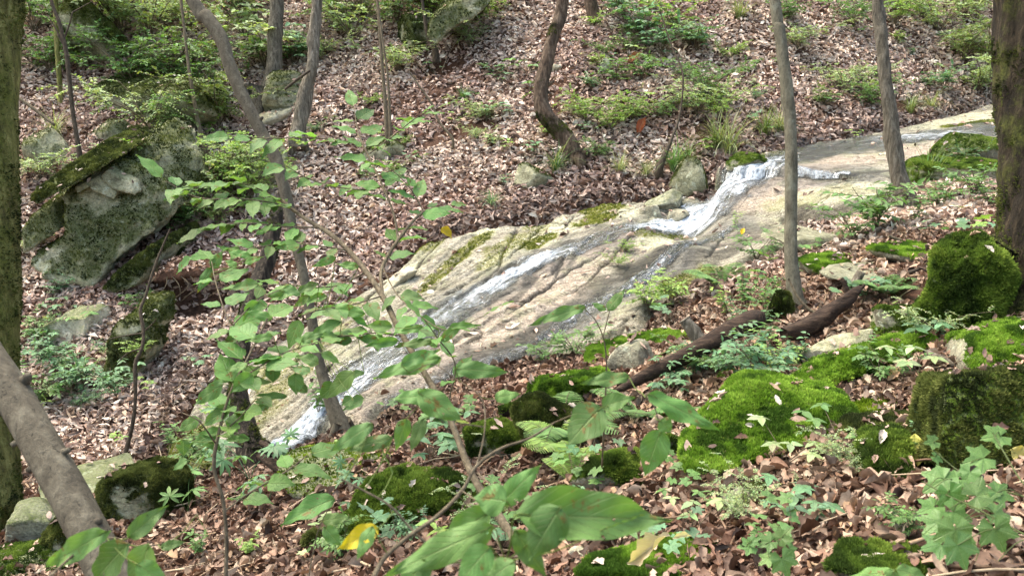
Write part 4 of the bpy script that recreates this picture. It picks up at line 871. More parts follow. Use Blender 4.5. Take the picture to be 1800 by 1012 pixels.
rock('moss_mound', 'big cushion of moss around the foot of the dark right-hand trunk', 'moss mound', P(1730,490,4.1)+np.array([0,.1,-.06]), (.22,.2,.19), nplanes=15, amp=.09, seed=93, moss=1., mn=-.8, cols=MOM, h=.013, dens=90000, mossnoise=.2)
tree('sapling', 'thin dark sapling with green top leaves, left of the split boulder roof', [(92,8,6),(104,40,7),(116,90,8),(122,140,8),(127,190,8),(134,235,8),(140,272,10)], 9.2, 'darktwig', .001, .02, ext=1.5, seed=12, sides=8, k=6, stubs=((122,100,100,60,4),(112,70,128,20,4),(128,22,168,0,3),(114,80,84,28,4)))
tree('sapling', 'pale greenish thin trunk behind the dark sapling at upper left', [(97,-5,9),(99,60,9),(103,120,9),(106,165,10),(108,205,18)], 10.8, 'mossy', .002, .02, ext=1.5, seed=13, sides=8, k=6)
tree('sapling', 'left one of the pair of thin upright saplings at upper centre left', [(663,0,5),(668,60,6),(672,120,6),(677,180,7),(680,232,8)], 10.0, 'twig', .001, .02, ext=1.5, seed=14, sides=8, k=6)
tree('sapling', 'right one of the pair of thin upright saplings at upper centre left', [(667,30,4),(674,80,4),(681,130,4),(684,180,5),(686,226,6)], 9.9, 'twig', .001, .02, ext=1.0, seed=15, sides=8, k=6)
tree('sapling', 'short dark sapling in front of the black hollow at top centre', [(742,0,5),(747,35,6),(751,60,7),(760,78,9),(766,94,12)], 11.3, 'darktwig', .001, .02, ext=1.0, seed=16, sides=8, k=6)
tree('sapling', 'thin pale stem rising through the shrubs of the upper left outcrop', [(318,0,5),(325,60,5),(332,120,6),(342,180,7),(352,232,8),(360,258,9)], 10.0, 'twig', .001, .02, ext=1.5, seed=17, sides=8, k=6)
tree('sapling', 'crooked dark stem standing in the litter on the left slope', [(300,400,3),(283,440,4),(268,480,5),(256,520,5),(247,545,6),(252,580,6),(250,610,6),(238,640,7),(238,700,6),(232,750,7),(212,832,9)], [7.0,6.6], 'darktwig', .001, .02, ext=0, seed=18, sides=8, k=6, stubs=((250,612,225,620,4),(225,620,205,640,3),(252,585,175,600,3),(256,580,275,560,3)))
tree('sapling', 'thin bent stem leaning over the leaf slope at upper centre', [(720,128,2.5),(742,158,3),(760,185,4),(772,215,4),(795,243,5)], 9.9, 'twig', .001, .02, ext=0, seed=19, sides=7, k=6)
tree('sapling', 'thin curving stem with a mossy foot on the bank left of the waterfall', [(1160,20,2.5),(1180,80,3),(1200,130,3.5),(1195,200,4),(1180,245,6),(1160,292,14)], [9.8,9.2], 'darktwig', .001, .02, ext=0, seed=20, sides=7, k=6)
tree('snag', 'leaning rotten tree snag, pale broken top and black mossy foot, left of the lower stream', [(492,345,16),(488,375,20),(480,410,24),(472,450,28),(455,500,32),(440,545,36),(425,600,30),(420,660,28),(422,710,36),(432,755,40),(450,808,50)], [6.3,5.55], 'snag', .012, .03, ext=0, seed=21, sides=24, k=12, moss=.45, roots=3, knots=.04, cat='dead tree')

# ------------------------------------------------------------------ fallen wood
def log(name, label, px, d, mat, amp=.008, sc=.03, cat='log', moss=0, seed=1, stubs=(), cols=MOM):
    X, R = trunk_pts(px, d); base = X.mean(0); mb = MB(); tube(mb, X, R, 20 if px[0][2] > 12 else 8, 9, bump=bumpf(amp, sc, .6, seed))
    for (u, v, u2, v2, wd, dd) in stubs:
        A, Bq = P(u, v, dd), P(u2, v2, dd); tube(mb, [A, (A+Bq)/2, Bq], np.array([1., .8, .5])*wd*dd/FPX/2, 7, 3, bump=bumpf(amp*.4, sc, .6, seed))
    if moss:
        root = thing(name, label, cat, (base[0], base[1], X[:, 2].min())); obj('wood', mb, M[mat], root)
        V, Q, Tt, C, U = mb.arrays(); tr = tri_of(V, Q, Tt); nn = norm(np.cross(V[tr[:, 1]]-V[tr[:, 0]], V[tr[:, 2]]-V[tr[:, 0]])); vn_ = np.zeros(len(V)); np.add.at(vn_, tr[:, 0], np.abs(nn[:, 2])*np.sign(nn[:, 2]+.01)); wv = sst(.1, .5, np.clip(vn_, 0, 1)*.5+fbm(V/.15, 3, seed)*.8+moss-.6)
        t = moss_tufts(V, tr, wv, 50000, .010, cols, cap=15000)
        if t: obj('moss', t, M['moss'], root, smooth=False)
        return root
    return tag(obj(name, mb, M[mat], origin=(base[0], base[1], X[:, 2].min())), label, cat)
log('fallen_log', 'long dark rotten log lying from the slab edge toward the straight tree', [(1075,690,10),(1130,662,20),(1200,627,27),(1260,597,32),(1310,570,36),(1332,558,30)], [4.25,4.72], 'rotten', .012, .04, seed=31)
log('fallen_log', 'shorter black log continuing right of the straight tree foot', [(1378,588,28),(1420,574,34),(1460,550,30),(1500,518,18),(1512,506,8)], [4.6,4.75], 'rotten', .010, .03, seed=32, stubs=((1496,530,1480,488,12,4.85),(1480,545,1520,500,9,4.8)))
log('log_stub', 'broken grey stub of wood standing up against the long log', [(1204,560,18),(1216,578,24),(1234,610,30)], 4.75, 'dead', .008, .02, seed=33, cat='stump')
log('fallen_log', 'short mossy log end under the long rotten log', [(1265,672,18),(1295,650,24),(1335,618,28)], [4.4,4.7], 'rotten', .008, .03, seed=34, moss=.7)
log('fallen_branch', 'broken pale-ended branch propped up in the leaves right of the straight tree', [(1486,530,16),(1498,508,17),(1514,478,14)], 4.95, 'dead', .005, .02, seed=35, cat='branch')
log('fallen_branch', 'long thin branch lying from the propped broken branch to the cut stump', [(1508,500,6),(1560,490,8),(1600,478,7),(1640,465,4)], [4.95,5.2], 'darktwig', .002, .02, seed=36, cat='branch')
log('fallen_branch', 'forked bare grey branch curling out of the leaves at the straight tree foot', [(1386,490,4),(1405,525,5),(1430,548,6),(1462,545,6),(1498,512,5)], [4.9,4.8], 'twig', .001, .02, seed=37, cat='branch', stubs=((1430,548,1460,575,4,4.8),(1445,548,1440,535,3,4.8)))
log('fallen_branch', 'dark fallen branch below the snag reaching toward the lower centre', [(455,800,14),(500,828,16),(560,850,16),(620,862,18),(650,868,10)], [5.0,4.4], 'rotten', .006, .02, seed=38, cat='branch')
log('fallen_branch', 'dark root-like branch across the lower end of the water', [(458,778,12),(480,790,14),(500,812,16),(520,820,10)], [5.4,5.2], 'rotten', .006, .02, seed=39, cat='branch')
log('fallen_log', 'long mossy half-rotted log end left of the long log, above the bright moss cushion', [(880,725,16),(930,712,20),(1000,700,22),(1060,690,22),(1105,672,18)], [4.45,4.75], 'snag', .006, .03, seed=40, moss=.35)
log('fallen_branch', 'thin pale stick slanting down the left slope beside the mossy trunk', [(30,170,5),(60,192,6),(96,220,5)], 9.6, 'twig', .001, .02, seed=41, cat='branch')
log('fallen_branch', 'dark stick jutting beside the pale dead trunk', [(500,158,4),(520,142,5),(545,124,4)], 10., 'darktwig', .001, .02, seed=42, cat='branch')
log('fallen_branch', 'mossy stick lying diagonally in the litter at the lower right', [(1482,985,10),(1510,955,16),(1545,925,18),(1580,905,12)], [2.25,2.45], 'darkmossy', .003, .02, seed=43, cat='branch', moss=.8, cols=MOM)
log('fallen_branch', 'pale stick beside the mossy mats left of the cut stump', [(1562,415,5),(1600,428,6),(1625,436,4)], 5.9, 'twig', .001, .02, seed=44, cat='branch')
log('fallen_branch', 'short barkless stick under the dark square boulder', [(1715,862,6),(1750,855,8),(1790,842,6)], 2.55, 'twig', .001, .02, seed=45, cat='branch')
log('fallen_branch', 'thin upright pale twig in front of the mossy ledge stones at right', [(1634,735,3),(1638,765,4),(1638,812,5)], 2.9, 'twig', .0005, .02, seed=46, cat='branch')
log('fallen_branch', 'weathered grey stick among leaves between the long moss ridge and the right boulders', [(1560,690,5),(1600,672,9),(1650,640,8),(1672,628,5)], [3.75,3.85], 'dead', .002, .02, seed=47, cat='branch')
log('fallen_branch', 'peeling piece of bark lying left of the moss-topped lichen boulder', [(1628,618,10),(1655,632,16),(1692,645,10)], [3.8,3.65], 'dead', .003, .02, seed=48, cat='bark')
log('fallen_branch', 'dark stick against the left flank of the largest mossy boulder', [(1185,812,8),(1215,800,9),(1236,788,7)], 3.25, 'darktwig', .001, .02, seed=49, cat='branch')
# the dark cut stump
X0 = P(1702,492,4.75); sb = thing('tree_stump', 'dark splintered stump standing against the mossy right-hand trunk', 'stump', X0)
def stump():
    mb = MB(); n = 36; hs = .19; th = np.linspace(0, 2*math.pi, n, endpoint=False); rng_ = np.random.default_rng(5); rows = 9; V = []
    jag = .05*fbm(np.stack([np.cos(th)*2, np.sin(th)*2, th*0], -1), 3, 4)+.035*rng_.random(n)
    for i in range(rows):
        t = i/(rows-1); r = .075*(1.25-.28*t)*(1+.14*fbm(np.stack([np.cos(th)*2, np.sin(th)*2, th*0+t*.6], -1), 4, 2)); V.append(np.stack([np.cos(th)*r, np.sin(th)*r*.9, t*(hs+jag)-.05*(1-t)], -1))
    V.append(V[-1]*[.75, .75, 1]-[0, 0, .03]); V.append(V[-1]*[.05, .05, .85]); V = np.array(V); R = len(V); V = V.reshape(-1, 3)+X0
    i, j = np.meshgrid(np.arange(R-1), np.arange(n), indexing='ij'); F = np.stack([i*n+j, i*n+(j+1) % n, (i+1)*n+(j+1) % n, (i+1)*n+j], -1).reshape(-1, 4); mb.add(V, F)
    obj('wood', mb, M['rotten'], sb)
    b = MB(); tube(b, [P(1668,440,4.6), P(1680,443,4.62), P(1698,452,4.7)], [.006, .008, .008], 6, 3); obj('splinter', b, M['twig'], sb)
stump()

# ================================================================== PLANTS
GC = dict(pale=lin(152,170,124)[:3], mid=lin(96,130,72)[:3], dark=lin(66,98,56)[:3], bright=lin(132,160,82)[:3], blue=lin(102,138,102)[:3], olive=lin(108,124,70)[:3], straw=lin(138,144,104)[:3])
def leaf_lobed(lobes=5, serr=.05, asp=1., droop=.2, fold=.15, seed=0, na=61, nr=5):
    th = np.linspace(-2.75, 2.75, na); pk = [(0, 1.), (.95, .86), (-.95, .86), (1.9, .66), (-1.9, .66)][:lobes]; r = np.full(na, .60)*(1-.15*np.abs(th)/2.75)
    for a, L in pk: r = np.maximum(r, L*np.clip(1-np.abs(th-a)/.62, 0, 1)**.62*.62+L*.38*np.exp(-((th-a)/.5)**2))
    r = r*(1+serr*np.sin(th*38+seed)); t = np.linspace(0, 1, nr); Tm, Am = np.meshgrid(t, th, indexing='ij'); R = Tm*r[None]
    x = np.sin(Am)*R*asp; y = np.cos(Am)*R; z = fold*np.abs(x)*.6-droop*.5*R**2+.03*np.sin(Am*5+seed)*Tm
    V = np.stack([x, y, z], -1).reshape(-1, 3); i, j = np.meshgrid(np.arange(nr-1), np.arange(na-1), indexing='ij'); k = (i*na+j).ravel()
    near = np.array([min(abs(a-q[0]) for q in pk) for a in th])
    return V/1.1, np.stack([k, k+1, k+na+1, k+na], -1), np.stack([Tm.ravel()*.7, np.tile(near*1.6, nr)], -1)
def stemline(h, lean, az, n=5, droop=.3, r=None):
    t = np.linspace(0, 1, n); rad = lean*h*(t**1.4); z = h*(t-droop*t**2.5)
    return np.stack([math.cos(az)*rad, math.sin(az)*rad, z], -1) + np.vstack([[0, 0, 0], (r or rng).normal(0, .02*h, (n-1, 3))])
def along(pts, t):
    s = np.r_[0, np.cumsum(np.linalg.norm(np.diff(pts, axis=0), axis=1))]; s /= s[-1]
    return np.stack([np.interp(t, s, pts[:, k]) for k in range(3)], -1)
TW = np.array([.30, .27, .20])*.6
def build_plant(kind, col, seed):
    """returns stems, foliage in local metres, and the nominal height"""
    r = np.random.default_rng(seed); st, fo = MB(), MB(); c = GC[col]
    if kind == 'airy':                      # fine leaved arching shrub
        H = .6; tm = leafgrid(4, 3, W_ellip, .5, fold=.3, droop=.3); O = []; D = []
        for k in range(12):
            p = stemline(H*r.uniform(.6, 1.15), r.uniform(.3, 1.4), r.random()*6.28, 6, .3, r); tube(st, p, np.linspace(.005, .0015, 6), 4, 2, TW, cap=False)
            for q in range(9):
                b = along(p, r.uniform(.25, 1)); d = norm(r.normal(size=3)*[1, 1, .3]+[0, 0, .1]); L = r.uniform(.10, .22)
                tp = np.array([b+d*L*s-[0, 0, .15*L*s*s] for s in (0, .5, 1)]); tube(st, tp, [.0015, .001, .0007], 3, 2, TW, cap=False)
                for s in np.linspace(.15, 1, 9):
                    for sgn in (-1, 1):
                        o = b+d*L*s-[0, 0, .15*L*s*s]; O.append(o); D.append(norm(d*.5+np.cross(d, [0, 0, 1.])*sgn+r.normal(0, .25, 3)))
        O = np.array(O); D = np.array(D); n = len(O); inst(fo, tm, O, frames(D, norm(np.array([0, 0, 1.])+r.normal(0, .35, (n, 3)))), r.uniform(.022, .038, n), jit(c, n, .08, .2, r)); return st, fo, H*.8
    if kind == 'leafy':                     # shrub with oval leaves in flat sprays
        H = .5; O = []; D = []; S_ = []
        for k in range(7):
            p = stemline(H*r.uniform(.6, 1.1), r.uniform(.2, .9), r.random()*6.28, 6, .25, r); tube(st, p, np.linspace(.005, .0018, 6), 5, 2, TW, cap=False)
            for q in range(5):
                b = along(p, r.uniform(.3, 1)); d = norm(r.normal(size=3)*[1, 1, .2]+[0, 0, .15]); L = r.uniform(.12, .24)
                tp = np.array([b+d*L*s for s in (0, .5, 1)]); tube(st, tp, [.002, .0014, .001], 3, 2, TW, cap=False)
                for s in np.linspace(.2, 1, 5):
                    for sgn in ((-1, 1) if s < .99 else (0,)):
                        O.append(b+d*L*s); D.append(norm(d*.7+np.cross(d, [0, 0, 1.])*sgn+r.normal(0, .15, 3)-[0, 0, .1])); S_.append(r.uniform(.045, .075))
        O = np.array(O); D = np.array(D); n = len(O); tm = leafgrid(6, 5, W_ovate, .52, fold=.2, droop=.35)
        inst(fo, tm, O, frames(D, norm(np.array([0, 0, 1.])+r.normal(0, .28, (n, 3)))), np.array(S_), jit(c, n, .06, .2, r)); return st, fo, H*.8
    if kind == 'palm':                      # herb with leaflets spread like fingers
        H = .25
        for k in range(int(r.integers(3, 6))):
            p = stemline(H*r.uniform(.6, 1.1), r.uniform(.2, .9), r.random()*6.28, 4, .1, r); tube(st, p, np.linspace(.003, .002, 4), 5, 2, np.array(c)*.8, cap=False)
            m_ = int(r.integers(6, 9)); a0 = r.random()*6.28; nrm = norm([r.normal()*.35, r.normal()*.35-.35, 1.]); A = norm(np.cross(nrm, [1, .2, 0])); B = np.cross(nrm, A)
            th = a0+np.arange(m_)/m_*6.28*(.85); D = np.cos(th)[:, None]*A+np.sin(th)[:, None]*B-[0, 0, .12]; inst(fo, leafgrid(7, 5, W_ellip, .27, fold=.25, droop=.45, wav=1), np.tile(p[-1], (m_, 1)), frames(D, np.tile(nrm, (m_, 1))), r.uniform(.075, .11, m_), jit(c, m_, .05, .15, r))
        return st, fo, H
    if kind == 'grass':
        H = .28; tube(st, [(0, 0, -.02), (0, 0, .012), (0, 0, .03)], [.02, .018, .008], 6, 2, np.array(GC['straw'])*.5)
        for k in range(80):
            a = r.random()*6.28; L = r.uniform(.22, .44); ln = r.uniform(.35, 1.5); t = np.linspace(0, 1, 7); o = np.array([r.normal()*.02, r.normal()*.02, 0])
            el = math.pi/2-ln*t*1.6-.15*ln; sg = np.stack([np.cos(el)*math.cos(a), np.cos(el)*math.sin(a), np.sin(el)], -1)*L/6; p = o+np.vstack([[0, 0, 0], np.cumsum(sg[1:], 0)])
            sd_ = np.array([-math.sin(a), math.cos(a), 0])*(.0032*(1-t**2.2)+.0004)[:, None]; V = np.concatenate([p-sd_, p+sd_]); i = np.arange(6); F = np.stack([i, i+7, i+8, i+1], -1)
            cc = jit(c if r.random() > .25 else GC['straw'], 1, .06, .2, r)[0]; fo.add(V, F, cc, np.c_[np.r_[t, t], np.full(14, .5)])
        return st, fo, H*.85
    if kind == 'fern':
        H = .3
        for k in range(int(r.integers(5, 8))):
            a = r.random()*6.28; L = r.uniform(.22, .36); t = np.linspace(0, 1, 9); p = np.stack([math.cos(a)*L*t*.8, math.sin(a)*L*t*.8, L*(.9*t-.55*t**2.2)], -1); tube(st, p, np.linspace(.002, .0006, 9), 4, 1, np.array(c)*.8, cap=False)
            O = []; D = []; S_ = []
            for s in np.linspace(.15, .98, 24):
                o = along(p, s); d = norm(along(p, min(1, s+.02))-along(p, s-.02))
                for sgn in (-1, 1): O.append(o); D.append(norm(np.cross(d, [0, 0, 1.])*sgn+d*.45-[0, 0, .1])); S_.append(.075*math.sin(math.pi*min(1, s*.85+.12))**.8*L/.3)
            n = len(O); inst(fo, leafgrid(6, 3, lambda q: np.sin(np.pi*np.clip(q, .02, .98))**.4*(1-.55*q)*(1+.35*np.sin(q*40)), .26, fold=.1, droop=.3), np.array(O), frames(np.array(D), np.tile([0, 0, 1.], (n, 1))+r.normal(0, .12, (n, 3))), np.array(S_), jit(c, n, .05, .12, r))
        return st, fo, H*.6
    if kind == 'low':                       # low seedlings with compound leaves
        H = .12
        for k in range(int(r.integers(4, 8))):
            p = stemline(H*r.uniform(.5, 1.1), r.uniform(.3, 1.2), r.random()*6.28, 4, .15, r); tube(st, p, np.linspace(.0018, .001, 4), 4, 2, TW, cap=False)
            m_ = int(r.integers(3, 6)); th = r.random()*6.28+np.arange(m_)*6.28/m_; D = np.stack([np.cos(th), np.sin(th), th*0-.1], -1)
            inst(fo, leafgrid(5, 5, W_ovate, .58, fold=.15, droop=.3), np.tile(p[-1], (m_, 1)), frames(D, np.tile([0, 0, 1.], (m_, 1))+r.normal(0, .2, (m_, 3))), r.uniform(.03, .055, m_), jit(c, m_, .06, .15, r))
        return st, fo, H
    if kind == 'lobed':
        H = .2
        for k in range(int(r.integers(5, 9))):
            p = stemline(H*r.uniform(.5, 1.1), r.uniform(.3, 1.3), r.random()*6.28, 4, .1, r); tube(st, p, np.linspace(.0018, .001, 4), 4, 2, np.array(c)*.9, cap=False); a = r.random()*6.28
            inst(fo, leaf_lobed(seed=k, na=41, nr=4), p[-1:], frames(np.array([[math.cos(a), math.sin(a), -.15]]), np.array([[r.normal()*.25, -.3+r.normal()*.2, 1.]])), np.array([r.uniform(.05, .075)]), jit(c, 1, .05, .12, r))
        return st, fo, H
    if kind == 'broad':                     # upright plant with pairs of leaves up each stem
        H = .35; O = []; D = []
        for k in range(int(r.integers(4, 7))):
            p = stemline(H*r.uniform(.6, 1.1), r.uniform(.1, .6), r.random()*6.28, 5, .1, r); tube(st, p, np.linspace(.003, .0012, 5), 5, 2, TW, cap=False)
            for q, s in enumerate(np.linspace(.3, 1, 6)):
                for sgn in (0, math.pi): a = q*1.9+sgn+k; O.append(along(p, s)); D.append([math.cos(a), math.sin(a), .1])
        n = len(O); inst(fo, leafgrid(6, 5, W_ovate, .55, fold=.2, droop=.4), np.array(O), frames(np.array(D), np.tile([0, 0, 1.], (n, 1))+r.normal(0, .2, (n, 3))), r.uniform(.05, .08, n), jit(c, n, .05, .15, r)); return st, fo, H
_pro = {}; _cnt = [0]
KN = dict(airy=('leafy_shrub', 'shrub'), leafy=('leafy_shrub', 'shrub'), palm=('palmate_herb', 'herb'), grass=('grass_tuft', 'grass'), fern=('fern', 'fern'), low=('seedling', 'seedling'), lobed=('lobed_leaf_plant', 'plant'), broad=('leafy_plant', 'plant'))
def plant(kind, col, u, v, hpx, label, group=None, loc=None, var=None, dz=0., up=0.):
    _cnt[0] += 1; var = (_cnt[0] % 3) if var is None else var; key = (kind, col, var); rot = (_cnt[0]*2.399) % 6.28
    p = at(u, v) if loc is None else np.array(loc); p = p+[0, 0, dz]; s = 1.
    nm, cat = KN[kind]
    if key not in _pro:
        st, fo, H = build_plant(kind, col, 100+hash_(key)); root = thing(nm, label, cat, (0, 0, 0)); obj('stem', st, M['herb'] if kind in ('grass', 'palm') else M['twig'], root); obj('foliage', fo, M['grass' if kind == 'grass' else 'herb'], root); _pro[key] = (root, H, [c for c in root.children] or list(bpy.data.objects)[-2:])
        r_ = root
    else:
        root, H, kids = _pro[key]; r_ = root.copy(); COL.objects.link(r_)
        for k in kids: c = k.copy(); COL.objects.link(c); c.parent = r_
        r_['label'] = label
        if 'group' in r_: del r_['group']
    if hpx: s = hpx*(1.3 if kind == 'airy' else .85 if kind == 'grass' else 1.12)*float(depth(p))/FPX/_pro[key][1]
    r_.location = p; r_.rotation_euler = (0, 0, rot); r_.scale = (s, s, s*(1+up))
    if group: r_['group'] = group
    return r_
def hash_(k): return sum((i+1)*ord(ch) for i, ch in enumerate(str(k))) % 9973
